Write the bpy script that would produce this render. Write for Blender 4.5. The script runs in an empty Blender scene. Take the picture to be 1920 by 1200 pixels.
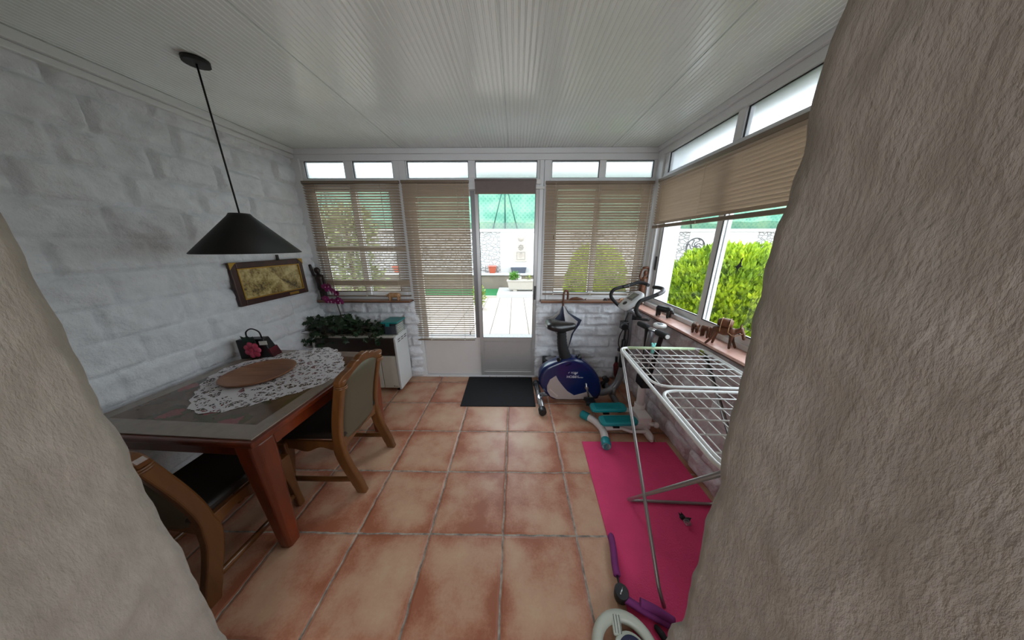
import bpy, math, random
from mathutils import Vector, Matrix, noise
random.seed(7)
SC = bpy.context.scene
COL = SC.collection
PI = math.pi

# ---------------------------------------------------------------- camera
cam_d = bpy.data.cameras.new('camera')
cam_d.sensor_fit = 'HORIZONTAL'
cam_d.sensor_width = 36.0
cam_d.lens = 474.85 / 1920 * 36.0
cam_d.clip_start = 0.02
cam_d.clip_end = 200
cam = bpy.data.objects.new('camera', cam_d)
COL.objects.link(cam)
cam.location = (0, 0, 1.524)
cam.rotation_euler = (PI / 2 - 0.2905, 0, 0.0122)
SC.camera = cam

# ---------------------------------------------------------------- world, exposure
world = bpy.data.worlds.new('overcast_sky')
SC.world = world
world.use_nodes = True
wn = world.node_tree
wn.nodes.clear()
w_out = wn.nodes.new('ShaderNodeOutputWorld')
w_bg = wn.nodes.new('ShaderNodeBackground')
w_tc = wn.nodes.new('ShaderNodeTexCoord')
w_sep = wn.nodes.new('ShaderNodeSeparateXYZ')
w_ramp = wn.nodes.new('ShaderNodeValToRGB')
w_ramp.color_ramp.elements[0].position = 0.0
w_ramp.color_ramp.elements[0].color = (1.17, 1.25, 1.34, 1)
w_ramp.color_ramp.elements[1].position = 0.9
w_ramp.color_ramp.elements[1].color = (0.76, 0.85, 0.96, 1)
wn.links.new(w_tc.outputs['Generated'], w_sep.inputs[0])
wn.links.new(w_sep.outputs['Z'], w_ramp.inputs[0])
wn.links.new(w_ramp.outputs[0], w_bg.inputs[0])
wn.links.new(w_bg.outputs[0], w_out.inputs[0])
w_bg.inputs[1].default_value = 1.0
vs = SC.view_settings
vs.view_transform = 'Standard'
vs.look = 'None'
vs.gamma = 1.0
vs.use_curve_mapping = False
vs.exposure = 2.5
SC.cycles.use_denoising = True
SC.cycles.max_bounces = 14
SC.cycles.diffuse_bounces = 8
SC.cycles.glossy_bounces = 4
SC.cycles.transmission_bounces = 8
SC.cycles.transparent_max_bounces = 16
SC.cycles.sample_clamp_indirect = 8.0


def portal(name, loc, rot, sx, sy):
    """marks a window opening for sky sampling; gives no light itself"""
    d = bpy.data.lights.new(name, 'AREA')
    d.shape = 'RECTANGLE'
    d.size = sx
    d.size_y = sy
    d.cycles.is_portal = True
    o = bpy.data.objects.new(name, d)
    COL.objects.link(o)
    o.location = loc
    o.rotation_euler = rot


portal('portal_far', (-0.38, 2.80, 1.2), (-PI / 2, 0, 0), 3.5, 2.3)
portal('portal_right', (1.43, 1.62, 1.62), (0, PI / 2, 0), 1.45, 2.2)
portal('portal_hall', (-0.3, -2.62, 1.5), (PI / 2, 0, 0), 2.0, 1.3)


# ---------------------------------------------------------------- materials
def lin(c):
    return tuple(((x / 255) / 12.92 if x <= 10.3 else ((x / 255 + 0.055) / 1.055) ** 2.4) for x in c[:3]) + (1.0,)


class G:
    """small helper around a node tree"""
    def __init__(self, nt):
        self.nt = nt

    def n(self, t, **k):
        x = self.nt.nodes.new(t)
        for a, b in k.items():
            setattr(x, a, b)
        return x

    def put(self, sock, v):
        if hasattr(v, 'is_output'):
            self.nt.links.new(v, sock)
        else:
            sock.default_value = v

    def m(self, op, a, b=0.0, c=0.0):
        x = self.n('ShaderNodeMath', operation=op)
        self.put(x.inputs[0], a)
        self.put(x.inputs[1], b)
        self.put(x.inputs[2], c)
        return x.outputs[0]

    def mix(self, f, a, b, mode='MIX'):
        x = self.n('ShaderNodeMix', data_type='RGBA', blend_type=mode)
        self.put(x.inputs['Factor'], f)
        self.put(x.inputs['A'], a)
        self.put(x.inputs['B'], b)
        return x.outputs['Result']

    def noise(self, vec, scale, detail=3.0, rough=0.55):
        x = self.n('ShaderNodeTexNoise')
        if vec is not None:
            self.nt.links.new(vec, x.inputs['Vector'])
        x.inputs['Scale'].default_value = scale
        x.inputs['Detail'].default_value = detail
        x.inputs['Roughness'].default_value = rough
        return x.outputs['Fac']

    def ramp(self, f, stops):
        x = self.n('ShaderNodeValToRGB')
        cr = x.color_ramp
        while len(cr.elements) < len(stops):
            cr.elements.new(0.5)
        for e, (p, c) in zip(cr.elements, stops):
            e.position = p
            e.color = c
        self.put(x.inputs[0], f)
        return x.outputs[0]

    def bump(self, h, strength=0.3, dist=0.01):
        x = self.n('ShaderNodeBump')
        x.inputs['Strength'].default_value = strength
        x.inputs['Distance'].default_value = dist
        self.put(x.inputs['Height'], h)
        return x.outputs[0]

    def obj(self):
        return self.n('ShaderNodeTexCoord').outputs['Object']


def base(name):
    m = bpy.data.materials.new(name)
    m.use_nodes = True
    g = G(m.node_tree)
    p = m.node_tree.nodes['Principled BSDF']
    return m, g, p


def mat(name, col, rough=0.5, metal=0.0, var=0.0, vscale=8.0, bump=0.0, bscale=60.0, col2=None, coat=0.0, sheen=0.0, stretch=None, spec=0.5):
    m, g, p = base(name)
    p.inputs['Roughness'].default_value = rough
    p.inputs['Metallic'].default_value = metal
    p.inputs['Coat Weight'].default_value = coat
    p.inputs['Sheen Weight'].default_value = sheen
    p.inputs['Specular IOR Level'].default_value = spec
    vec = g.obj()
    if stretch:
        mp = g.n('ShaderNodeMapping')
        mp.inputs['Scale'].default_value = stretch
        g.nt.links.new(vec, mp.inputs[0])
        vec = mp.outputs[0]
    a = lin(col)
    b = lin(col2) if col2 else tuple(x * (1 - var) for x in a[:3]) + (1.0,)
    f = g.noise(vec, vscale, 4.0)
    g.put(p.inputs['Base Color'], g.ramp(f, [(0.32, a), (0.68, b)]))
    if bump:
        g.put(p.inputs['Normal'], g.bump(g.noise(vec, bscale, 5.0, 0.6), bump, 0.01))
    return m


M = {}
M['ceiling'] = mat('white_ceiling_panel', (234, 241, 240), 0.15, var=0.03, vscale=3, bump=0.02, bscale=300)
M['frame'] = mat('white_lacquered_aluminium', (222, 223, 224), 0.35, var=0.03)
M['alu'] = mat('grey_door_aluminium', (176, 174, 172), 0.3, metal=0.25, var=0.05)
M['panel'] = mat('white_door_panel', (218, 213, 210), 0.5, var=0.05, vscale=3)
M['gasket'] = mat('black_rubber', (22, 22, 22), 0.6, var=0.1)
M['paintstone'] = mat('white_painted_stone', (230, 232, 236), 0.75, var=0.12, vscale=14, bump=0.8, bscale=55)
M['stonepink'] = mat('white_stone_with_mauve_veins', (218, 213, 214), 0.7, col2=(180, 162, 166), vscale=9, bump=0.7, bscale=50)
M['plaster'] = mat('rough_grey_plaster', (172, 164, 154), 0.9, var=0.16, vscale=25, bump=0.55, bscale=70, stretch=(1.6, 1.6, 0.6))
M['whitewall'] = mat('white_plaster', (234, 231, 226), 0.85, var=0.04, bump=0.1)
M['slat'] = mat('taupe_slat', (172, 155, 136), 0.34, var=0.04)
M['rail'] = mat('brown_blind_rail', (122, 105, 88), 0.4, var=0.05)
M['cord'] = mat('cream_cord', (205, 195, 178), 0.7, var=0.1)
M['rollerfab'] = mat('brown_grey_fabric', (122, 110, 106), 0.8, var=0.08, vscale=30)
M['sill'] = mat('terracotta_sill_tile', (222, 180, 164), 0.35, col2=(204, 150, 134), vscale=16, bump=0.05)
M['sillbrown'] = mat('brown_glazed_sill_tile', (150, 108, 80), 0.3, col2=(112, 76, 54), vscale=14, stretch=(0.3, 1, 1))
M['silledge'] = mat('dark_sill_edge', (96, 62, 50), 0.5, var=0.2)
M['wood'] = mat('brown_carved_wood', (112, 66, 38), 0.5, col2=(66, 36, 20), vscale=30, stretch=(1, 1, 0.3), bump=0.15)
M['woodlight'] = mat('pale_carved_wood', (190, 150, 110), 0.55, col2=(150, 105, 72), vscale=40)
M['wooddark'] = mat('dark_carved_wood', (46, 28, 20), 0.45, col2=(24, 15, 11), vscale=30)
M['ebony'] = mat('black_carved_wood', (26, 24, 23), 0.4, var=0.3, vscale=40, bump=0.1)
M['mahogany'] = mat('red_brown_table_wood', (120, 50, 20), 0.28, col2=(84, 32, 14), vscale=10, stretch=(1, 1, 0.25), coat=0.3)
M['oak'] = mat('golden_oak', (114, 72, 34), 0.36, col2=(88, 52, 22), vscale=14, stretch=(1, 1, 0.2), coat=0.15)
M['olive'] = mat('olive_brown_leather', (86, 79, 62), 0.42, var=0.12, vscale=5, bump=0.06, bscale=220)
M['seatdark'] = mat('dark_brown_seat_leather', (36, 30, 25), 0.45, var=0.15)
M['traywood'] = mat('round_tray_wood', (158, 112, 82), 0.45, col2=(128, 84, 58), vscale=9, stretch=(0.4, 2.5, 1))
M['cream'] = mat('cream_enamel', (214, 212, 200), 0.35, var=0.04)
M['enamel'] = mat('white_enamel_side', (216, 220, 220), 0.35, var=0.03)
M['smoke'] = mat('dark_brown_heater_band', (52, 43, 38), 0.3, var=0.1)
M['ivy'] = mat('dark_ivy_leaf', (34, 62, 30), 0.4, col2=(18, 38, 20), vscale=18)
M['orchidleaf'] = mat('orchid_leaf', (46, 78, 40), 0.35, var=0.2)
M['stem'] = mat('dark_stem', (58, 44, 30), 0.6, var=0.2)
M['orchid'] = mat('magenta_orchid_petal', (140, 24, 98), 0.5, col2=(100, 14, 70), vscale=60)
M['orchideye'] = mat('pale_orchid_throat', (214, 150, 186), 0.5, var=0.2)
M['teal'] = mat('teal_rubber', (12, 134, 140), 0.45, var=0.08)
M['teallid'] = mat('teal_plastic_lid', (14, 128, 128), 0.35, var=0.08)
M['blacksatin'] = mat('black_plastic', (24, 24, 25), 0.38, var=0.1)
M['blackfoam'] = mat('black_foam', (26, 26, 27), 0.75, var=0.15, bump=0.1, bscale=200)
M['blackmatte'] = mat('black_painted_metal', (14, 14, 14), 0.55, var=0.1)
M['leatherblack'] = mat('black_saddle_vinyl', (30, 29, 29), 0.28, var=0.1, bump=0.15, bscale=26)
M['bikeblue'] = mat('glossy_navy_plastic', (8, 28, 78), 0.24, var=0.06, coat=0.3)
M['bikebluedark'] = mat('deep_navy_plastic', (9, 16, 58), 0.3, var=0.06)
M['bikesilver'] = mat('warm_silver_plastic', (176, 164, 160), 0.38, metal=0.2, var=0.06)
M['greymetal'] = mat('grey_painted_steel', (116, 114, 116), 0.35, metal=0.35, var=0.05)
M['chrome'] = mat('chromed_steel', (200, 202, 206), 0.16, metal=0.9, var=0.03)
M['consolegrey'] = mat('light_grey_plastic', (190, 190, 190), 0.35, var=0.03)
M['lcd'] = mat('olive_grey_lcd', (112, 116, 104), 0.25, var=0.05)
M['mark'] = mat('pale_print', (206, 206, 214), 0.5, var=0.03)
M['marksilver'] = mat('light_print_on_silver', (214, 204, 190), 0.5, var=0.03)
M['rackwhite'] = mat('white_coated_wire', (222, 222, 220), 0.3, var=0.03)
M['racksteel'] = mat('galvanised_tube', (158, 152, 150), 0.3, metal=0.6, var=0.06)
M['rackdark'] = mat('dark_grey_tube', (84, 80, 78), 0.4, metal=0.4, var=0.1)
M['rackgreen'] = mat('pale_green_coated_tube', (206, 226, 186), 0.3, var=0.04)
M['limejoint'] = mat('lime_plastic_joint', (146, 160, 66), 0.4, var=0.1)
M['peg'] = mat('aqua_plastic_peg', (128, 214, 204), 0.35, var=0.05)
M['white'] = mat('white_plastic', (226, 224, 220), 0.35, var=0.03)
M['stepwhite'] = mat('white_painted_steel', (218, 208, 204), 0.35, var=0.05)
M['purple'] = mat('purple_foam', (124, 44, 112), 0.8, var=0.12, vscale=20, bump=0.1, bscale=260)
M['greygreen'] = mat('grey_green_plastic', (190, 194, 180), 0.4, var=0.06)
M['navypad'] = mat('navy_pad', (40, 42, 78), 0.7, var=0.1, bump=0.1, bscale=200)
M['gold'] = mat('gold_print', (186, 150, 90), 0.5, var=0.2)
M['bagred'] = mat('dark_red_bag_paper', (96, 14, 34), 0.4, col2=(40, 8, 16), vscale=14)
M['bagblack'] = mat('black_bag_paper', (18, 14, 16), 0.4, var=0.2)
M['baggreen'] = mat('dark_green_leaf_paper', (18, 54, 40), 0.5, var=0.2)
M['bagpink'] = mat('pink_petal_paper', (214, 86, 118), 0.5, col2=(170, 30, 60), vscale=22)
M['picframe'] = mat('dark_red_wood_frame', (66, 30, 24), 0.4, col2=(42, 18, 15), vscale=20)
M['brass'] = mat('brass', (178, 140, 62), 0.35, metal=0.7, var=0.1)
M['navycloth'] = mat('navy_umbrella_cloth', (26, 36, 60), 0.6, var=0.1)
M['greycloth'] = mat('pale_grey_umbrella_cloth', (176, 172, 170), 0.6, var=0.1)
M['redcloth'] = mat('dark_red_cloth', (118, 22, 30), 0.6, col2=(58, 10, 16), vscale=40)
M['terracotta'] = mat('terracotta_plastic', (160, 72, 48), 0.5, var=0.08)
M['slate'] = mat('slate_grey_plastic', (66, 72, 84), 0.5, var=0.06)
M['concrete'] = mat('pale_concrete', (168, 160, 148), 0.85, var=0.12, vscale=30, bump=0.15)
M['rawwall'] = mat('grey_beige_render', (118, 108, 94), 0.9, col2=(98, 90, 80), vscale=4, bump=0.2, bscale=30)
M['turf'] = mat('artificial_turf', (26, 110, 56), 0.9, var=0.25, vscale=80, bump=0.5, bscale=250)
M['leafgreen'] = mat('fresh_green_leaf', (84, 140, 36), 0.5, col2=(58, 108, 28), vscale=12)
M['yellowleaf'] = mat('yellow_green_leaf', (140, 152, 56), 0.5, col2=(104, 122, 44), vscale=14)
M['treeleaf'] = mat('mid_green_leaf', (132, 136, 84), 0.6, col2=(92, 104, 58), vscale=6)
M['bark'] = mat('brown_bark', (92, 74, 56), 0.9, var=0.3, vscale=20, bump=0.4)
M['polegreen'] = mat('dark_green_pole', (20, 78, 68), 0.5, var=0.1)
M['roofpink'] = mat('pink_clay_roof', (170, 104, 88), 0.8, col2=(150, 88, 74), vscale=5, bump=0.2)
M['housewall'] = mat('cream_house_wall', (168, 162, 152), 0.85, var=0.04)
M['postwhite'] = mat('white_porch_paint', (232, 234, 236), 0.6, var=0.03)
M['bird'] = mat('black_sticker', (10, 10, 10), 0.6, var=0.1)
M['iron'] = mat('dark_wrought_iron', (44, 44, 46), 0.6, var=0.1)
M['stoneplaque'] = mat('pale_stone_plaque', (160, 150, 136), 0.85, col2=(136, 122, 108), vscale=30, bump=0.3)
M['gardenwhite'] = mat('garden_wall_white', (172, 170, 166), 0.85, var=0.05, bump=0.1)


def floor_mat():
    m, g, p = base('terracotta_floor_tiles')
    pos = g.obj()
    nz = g.n('ShaderNodeTexNoise')
    nz.inputs['Scale'].default_value = 13.0
    nz.inputs['Detail'].default_value = 2.0
    g.nt.links.new(pos, nz.inputs['Vector'])
    sep = g.n('ShaderNodeSeparateXYZ')
    g.nt.links.new(pos, sep.inputs[0])
    nsep = g.n('ShaderNodeSeparateColor')
    g.nt.links.new(nz.outputs['Color'], nsep.inputs[0])
    T = 0.4
    wx = g.m('MULTIPLY', g.m('SUBTRACT', nsep.outputs[0], 0.5), 0.016)
    wy = g.m('MULTIPLY', g.m('SUBTRACT', nsep.outputs[1], 0.5), 0.016)
    ux = g.m('DIVIDE', g.m('ADD', g.m('SUBTRACT', sep.outputs[0], -0.0615), wx), T)
    uy = g.m('DIVIDE', g.m('ADD', g.m('SUBTRACT', sep.outputs[1], 1.389), wy), T)
    fx = g.m('FRACT', ux)
    fy = g.m('FRACT', uy)
    ex = g.m('MINIMUM', fx, g.m('SUBTRACT', 1.0, fx))
    ey = g.m('MINIMUM', fy, g.m('SUBTRACT', 1.0, fy))
    e = g.m('MINIMUM', ex, ey)
    comb = g.n('ShaderNodeCombineXYZ')
    g.put(comb.inputs[0], g.m('FLOOR', ux))
    g.put(comb.inputs[1], g.m('FLOOR', uy))
    wn_ = g.n('ShaderNodeTexWhiteNoise', noise_dimensions='3D')
    g.nt.links.new(comb.outputs[0], wn_.inputs[0])
    # every tile fires differently: shift the cloud pattern from tile to tile
    off = g.n('ShaderNodeVectorMath', operation='SCALE')
    g.nt.links.new(wn_.outputs['Color'], off.inputs[0])
    off.inputs['Scale'].default_value = 5.0
    add = g.n('ShaderNodeVectorMath', operation='ADD')
    g.nt.links.new(pos, add.inputs[0])
    g.nt.links.new(off.outputs[0], add.inputs[1])
    cloud = g.noise(add.outputs[0], 4.6, 4.0, 0.55)
    fine = g.noise(pos, 90.0, 4.0, 0.7)
    f = g.m('ADD', g.m('MULTIPLY', cloud, 0.88), g.m('MULTIPLY', fine, 0.22))
    edge = g.m('SMOOTH_MIN', g.m('MULTIPLY', e, 4.5), 1.0, 0.3)
    f = g.m('ADD', g.m('SUBTRACT', f, 0.14), g.m('MULTIPLY', edge, 0.17))
    f = g.m('ADD', f, g.m('MULTIPLY', g.m('SUBTRACT', wn_.outputs['Value'], 0.5), 0.09))
    tile = g.ramp(f, [(0.36, lin((160, 98, 72))), (0.46, lin((180, 126, 100))), (0.56, lin((192, 149, 122))), (0.74, lin((200, 166, 136)))])
    groutc = g.ramp(g.noise(pos, 25, 3), [(0.35, lin((120, 110, 102))), (0.65, lin((176, 166, 152)))])
    isg = g.m('LESS_THAN', e, 0.0115)
    g.put(p.inputs['Base Color'], g.mix(isg, tile, groutc))
    g.put(p.inputs['Roughness'], g.m('ADD', g.m('MULTIPLY', isg, 0.4), g.m('ADD', g.m('MULTIPLY', fine, 0.2), 0.32)))
    h = g.m('ADD', g.m('MULTIPLY', g.m('MINIMUM', g.m('MULTIPLY', e, 28.0), 1.0), 1.0), g.m('MULTIPLY', fine, 0.06))
    g.put(p.inputs['Normal'], g.bump(h, 0.55, 0.008))
    return m


def patio_mat():
    m, g, p = base('pale_patio_tiles')
    pos = g.obj()
    sep = g.n('ShaderNodeSeparateXYZ')
    g.nt.links.new(pos, sep.inputs[0])
    ux = g.m('DIVIDE', g.m('SUBTRACT', sep.outputs[0], -0.10), 0.36)
    uy = g.m('DIVIDE', g.m('SUBTRACT', sep.outputs[1], 4.36), 3.2)
    fx = g.m('FRACT', ux)
    ex = g.m('MULTIPLY', g.m('MINIMUM', fx, g.m('SUBTRACT', 1.0, fx)), 0.36)
    fy = g.m('FRACT', uy)
    ey = g.m('MULTIPLY', g.m('MINIMUM', fy, g.m('SUBTRACT', 1.0, fy)), 3.2)
    e = g.m('MINIMUM', ex, ey)
    v = g.n('ShaderNodeTexVoronoi', feature='DISTANCE_TO_EDGE')
    g.nt.links.new(pos, v.inputs['Vector'])
    v.inputs['Scale'].default_value = 16.0
    crack = g.m('LESS_THAN', v.outputs['Distance'], 0.02)
    c = g.ramp(g.noise(pos, 6, 4), [(0.35, lin((176, 164, 154))), (0.65, lin((166, 151, 140)))])
    c = g.mix(g.m('MULTIPLY', crack, 0.35), c, lin((124, 106, 94)))
    c = g.mix(g.m('LESS_THAN', e, 0.006), c, lin((72, 62, 56)))
    spk = g.ramp(g.noise(pos, 130, 2, 0.8), [(0.45, lin((162, 160, 160))), (0.62, lin((104, 104, 110)))])
    g.put(p.inputs['Base Color'], g.mix(g.m('LESS_THAN', sep.outputs[1], 4.36), c, spk))
    p.inputs['Roughness'].default_value = 0.7
    return m


def rubble_mat():
    """garden wall cladding: irregular white-painted stones with open joints"""
    m, g, p = base('white_rubble_cladding')
    pos = g.obj()
    v = g.n('ShaderNodeTexVoronoi', feature='DISTANCE_TO_EDGE')
    mp = g.n('ShaderNodeMapping')
    mp.inputs['Scale'].default_value = (6.5, 1.0, 11.0)
    g.nt.links.new(pos, mp.inputs[0])
    g.nt.links.new(mp.outputs[0], v.inputs['Vector'])
    v.inputs['Scale'].default_value = 1.0
    j = g.m('MINIMUM', g.m('MULTIPLY', v.outputs['Distance'], 11.0), 1.0)
    g.put(p.inputs['Base Color'], g.ramp(j, [(0.0, lin((138, 133, 126))), (0.22, lin((160, 158, 154)))]))
    g.put(p.inputs['Normal'], g.bump(j, 0.9, 0.05))
    p.inputs['Roughness'].default_value = 0.85
    return m


def net_mat():
    m = bpy.data.materials.new('green_windbreak_net')
    m.use_nodes = True
    g = G(m.node_tree)
    m.node_tree.nodes.clear()
    pos = g.obj()
    sep = g.n('ShaderNodeSeparateXYZ')
    g.nt.links.new(pos, sep.inputs[0])
    s = 42.0
    a = g.m('SINE', g.m('MULTIPLY', g.m('ADD', sep.outputs[0], sep.outputs[2]), s))
    b = g.m('SINE', g.m('MULTIPLY', g.m('SUBTRACT', sep.outputs[0], sep.outputs[2]), s))
    d = g.m('MAXIMUM', a, b)
    band = g.m('SINE', g.m('MULTIPLY', sep.outputs[2], 11.0))
    f = g.m('ADD', g.m('MULTIPLY', d, 0.12), g.m('ADD', g.m('MULTIPLY', band, 0.12), g.noise(pos, 2.2, 3)))
    c = g.ramp(f, [(0.3, lin((76, 122, 106))), (0.55, lin((100, 140, 120))), (0.85, lin((124, 152, 124)))])
    di = g.n('ShaderNodeBsdfDiffuse')
    tr = g.n('ShaderNodeBsdfTranslucent')
    g.put(di.inputs[0], c)
    g.put(tr.inputs[0], c)
    mx = g.n('ShaderNodeMixShader')
    mx.inputs[0].default_value = 0.5
    g.nt.links.new(di.outputs[0], mx.inputs[1])
    g.nt.links.new(tr.outputs[0], mx.inputs[2])
    out = g.n('ShaderNodeOutputMaterial')
    g.nt.links.new(mx.outputs[0], out.inputs[0])
    return m


def glass_mat():
    m = bpy.data.materials.new('clear_window_glass')
    m.use_nodes = True
    g = G(m.node_tree)
    m.node_tree.nodes.clear()
    t = g.n('ShaderNodeBsdfTransparent')
    t.inputs[0].default_value = (0.97, 0.985, 0.98, 1)
    gl = g.n('ShaderNodeBsdfGlossy')
    gl.inputs['Roughness'].default_value = 0.02
    lw = g.n('ShaderNodeLayerWeight')
    lw.inputs[0].default_value = 0.5
    fac = g.m('ADD', g.m('MULTIPLY', g.m('POWER', lw.outputs['Facing'], 5.0), 0.6), 0.025)
    mx = g.n('ShaderNodeMixShader')
    g.nt.links.new(fac, mx.inputs[0])
    g.nt.links.new(t.outputs[0], mx.inputs[1])
    g.nt.links.new(gl.outputs[0], mx.inputs[2])
    out = g.n('ShaderNodeOutputMaterial')
    g.nt.links.new(mx.outputs[0], out.inputs[0])
    return m


def frost_mat():
    m, g, p = base('frosted_glass')
    p.inputs['Base Color'].default_value = (0.43, 0.45, 0.46, 1)
    p.inputs['Transmission Weight'].default_value = 1.0
    p.inputs['IOR'].default_value = 1.3
    p.inputs['Roughness'].default_value = 0.24
    g.put(p.inputs['Normal'], g.bump(g.noise(g.obj(), 260, 3, 0.7), 0.25, 0.002))
    return m


def bush_mat():
    m, g, p = base('lime_conifer_foliage')
    pos = g.obj()
    f = g.m('ADD', g.m('MULTIPLY', g.noise(pos, 5.0, 4), 0.7), g.m('MULTIPLY', g.noise(pos, 40.0, 3), 0.3))
    g.put(p.inputs['Base Color'], g.ramp(f, [(0.36, lin((84, 118, 18))), (0.5, lin((144, 172, 20))), (0.66, lin((192, 206, 28)))]))
    p.inputs['Roughness'].default_value = 0.7
    return m


def lace_mat():
    """crocheted doily: looped white threads with open holes, over a thin translucent fill"""
    m, g, p = base('white_lace')
    pos = g.obj()
    v = g.n('ShaderNodeTexVoronoi', feature='DISTANCE_TO_EDGE')
    v.inputs['Scale'].default_value = 17.0
    g.nt.links.new(pos, v.inputs['Vector'])
    v2 = g.n('ShaderNodeTexVoronoi', feature='DISTANCE_TO_EDGE')
    v2.inputs['Scale'].default_value = 62.0
    g.nt.links.new(pos, v2.inputs['Vector'])
    n1 = g.noise(pos, 12.0, 2)
    thick = g.m('LESS_THAN', v.outputs['Distance'], 0.115)
    net = g.m('LESS_THAN', v2.outputs['Distance'], g.m('ADD', 0.06, g.m('MULTIPLY', g.m('GREATER_THAN', n1, 0.5), 0.09)))
    a = g.m('MAXIMUM', thick, net)
    g.put(p.inputs['Alpha'], a)
    p.inputs['Base Color'].default_value = lin((222, 218, 222))
    p.inputs['Roughness'].default_value = 0.9
    g.put(p.inputs['Normal'], g.bump(thick, 0.6, 0.004))
    return m


def tabletop_mat():
    """printed cloth under glass: brown ground, cream border band, pink blossoms"""
    m, g, p = base('floral_table_print_under_glass')
    pos = g.obj()
    sep = g.n('ShaderNodeSeparateXYZ')
    g.nt.links.new(pos, sep.inputs[0])
    ax = g.m('ABSOLUTE', sep.outputs[0])
    ay = g.m('ABSOLUTE', sep.outputs[1])
    d = g.m('MINIMUM', g.m('SUBTRACT', 0.475, ax), g.m('SUBTRACT', 0.465, ay))
    cream = g.mix(g.noise(pos, 20, 3), lin((150, 136, 124)), lin((122, 110, 100)))
    brown = g.mix(g.noise(pos, 7, 4), lin((70, 44, 28)), lin((112, 92, 72)))
    v = g.n('ShaderNodeTexVoronoi')
    v.inputs['Scale'].default_value = 5.2
    g.nt.links.new(pos, v.inputs['Vector'])
    dd = g.m('ADD', v.outputs['Distance'], g.m('MULTIPLY', g.m('SUBTRACT', g.noise(pos, 22, 3), 0.5), 0.5))
    flower = g.m('LESS_THAN', dd, 0.30)
    leaf = g.m('LESS_THAN', dd, 0.46)
    c = g.mix(leaf, brown, lin((74, 66, 38)))
    c = g.mix(flower, c, g.mix(g.noise(pos, 50, 3), lin((150, 84, 82)), lin((108, 48, 50))))
    inb = g.m('LESS_THAN', d, 0.085)
    c = g.mix(inb, c, cream)
    g.put(p.inputs['Base Color'], c)
    p.inputs['Roughness'].default_value = 0.12
    return m


def map_mat():
    """old sepia print in the frame"""
    m, g, p = base('sepia_engraving')
    pos = g.obj()
    f = g.m('ADD', g.m('MULTIPLY', g.noise(pos, 9, 5, 0.65), 0.7), g.m('MULTIPLY', g.noise(pos, 60, 4), 0.3))
    g.put(p.inputs['Base Color'], g.ramp(f, [(0.38, lin((70, 56, 30))), (0.47, lin((150, 128, 76))), (0.6, lin((204, 186, 132)))]))
    p.inputs['Roughness'].default_value = 0.35
    return m


def mat_mat(name, col, scale, rough):
    m, g, p = base(name)
    pos = g.obj()
    v = g.n('ShaderNodeTexVoronoi')
    v.inputs['Scale'].default_value = scale
    g.nt.links.new(pos, v.inputs['Vector'])
    a = lin(col)
    g.put(p.inputs['Base Color'], g.ramp(g.noise(pos, 6, 3), [(0.3, a), (0.7, tuple(x * 0.88 for x in a[:3]) + (1,))]))
    g.put(p.inputs['Normal'], g.bump(v.outputs['Distance'], 0.4, 0.004))
    p.inputs['Roughness'].default_value = rough
    return m


M['floor'] = floor_mat()
M['patio'] = patio_mat()
M['rubble'] = rubble_mat()
M['net'] = net_mat()
M['glass'] = glass_mat()
M['frost'] = frost_mat()
M['bush'] = bush_mat()
M['lace'] = lace_mat()
M['tabletop'] = tabletop_mat()
M['map'] = map_mat()
M['yoga'] = mat_mat('pink_foam_mat', (228, 62, 116), 150, 0.75)
M['doormat'] = mat_mat('black_ribbed_mat', (22, 22, 25), 160, 0.95)


# ---------------------------------------------------------------- mesh builder
def V3(p):
    return Vector((p[0], p[1], p[2]))


def catmull(pts, n=6, closed=False):
    P = [V3(p) for p in pts]
    out = []
    m = len(P)
    rng = range(m) if closed else range(m - 1)
    for i in rng:
        p0 = P[(i - 1) % m] if (closed or i > 0) else P[0] * 2 - P[1]
        p1, p2 = P[i], P[(i + 1) % m]
        p3 = P[(i + 2) % m] if (closed or i + 2 < m) else P[-1] * 2 - P[-2]
        for k in range(n):
            t = k / n
            out.append(0.5 * ((2 * p1) + (p2 - p0) * t + (2 * p0 - 5 * p1 + 4 * p2 - p3) * t * t + (3 * p1 - p0 - 3 * p2 + p3) * t ** 3))
    if not closed:
        out.append(P[-1])
    return out


def fillet(pts, r, n=5, closed=False):
    P = [V3(p) for p in pts]
    m = len(P)
    out = []
    for i in range(m):
        if not closed and i in (0, m - 1):
            out.append(P[i])
            continue
        a, b, c = P[i - 1], P[i], P[(i + 1) % m]
        u, w = (a - b), (c - b)
        q = min(r, u.length * 0.48, w.length * 0.48)
        s, e = b + u.normalized() * q, b + w.normalized() * q
        for k in range(n + 1):
            t = k / n
            out.append(s * (1 - t) ** 2 + b * 2 * t * (1 - t) + e * t * t)
    return out


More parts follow.
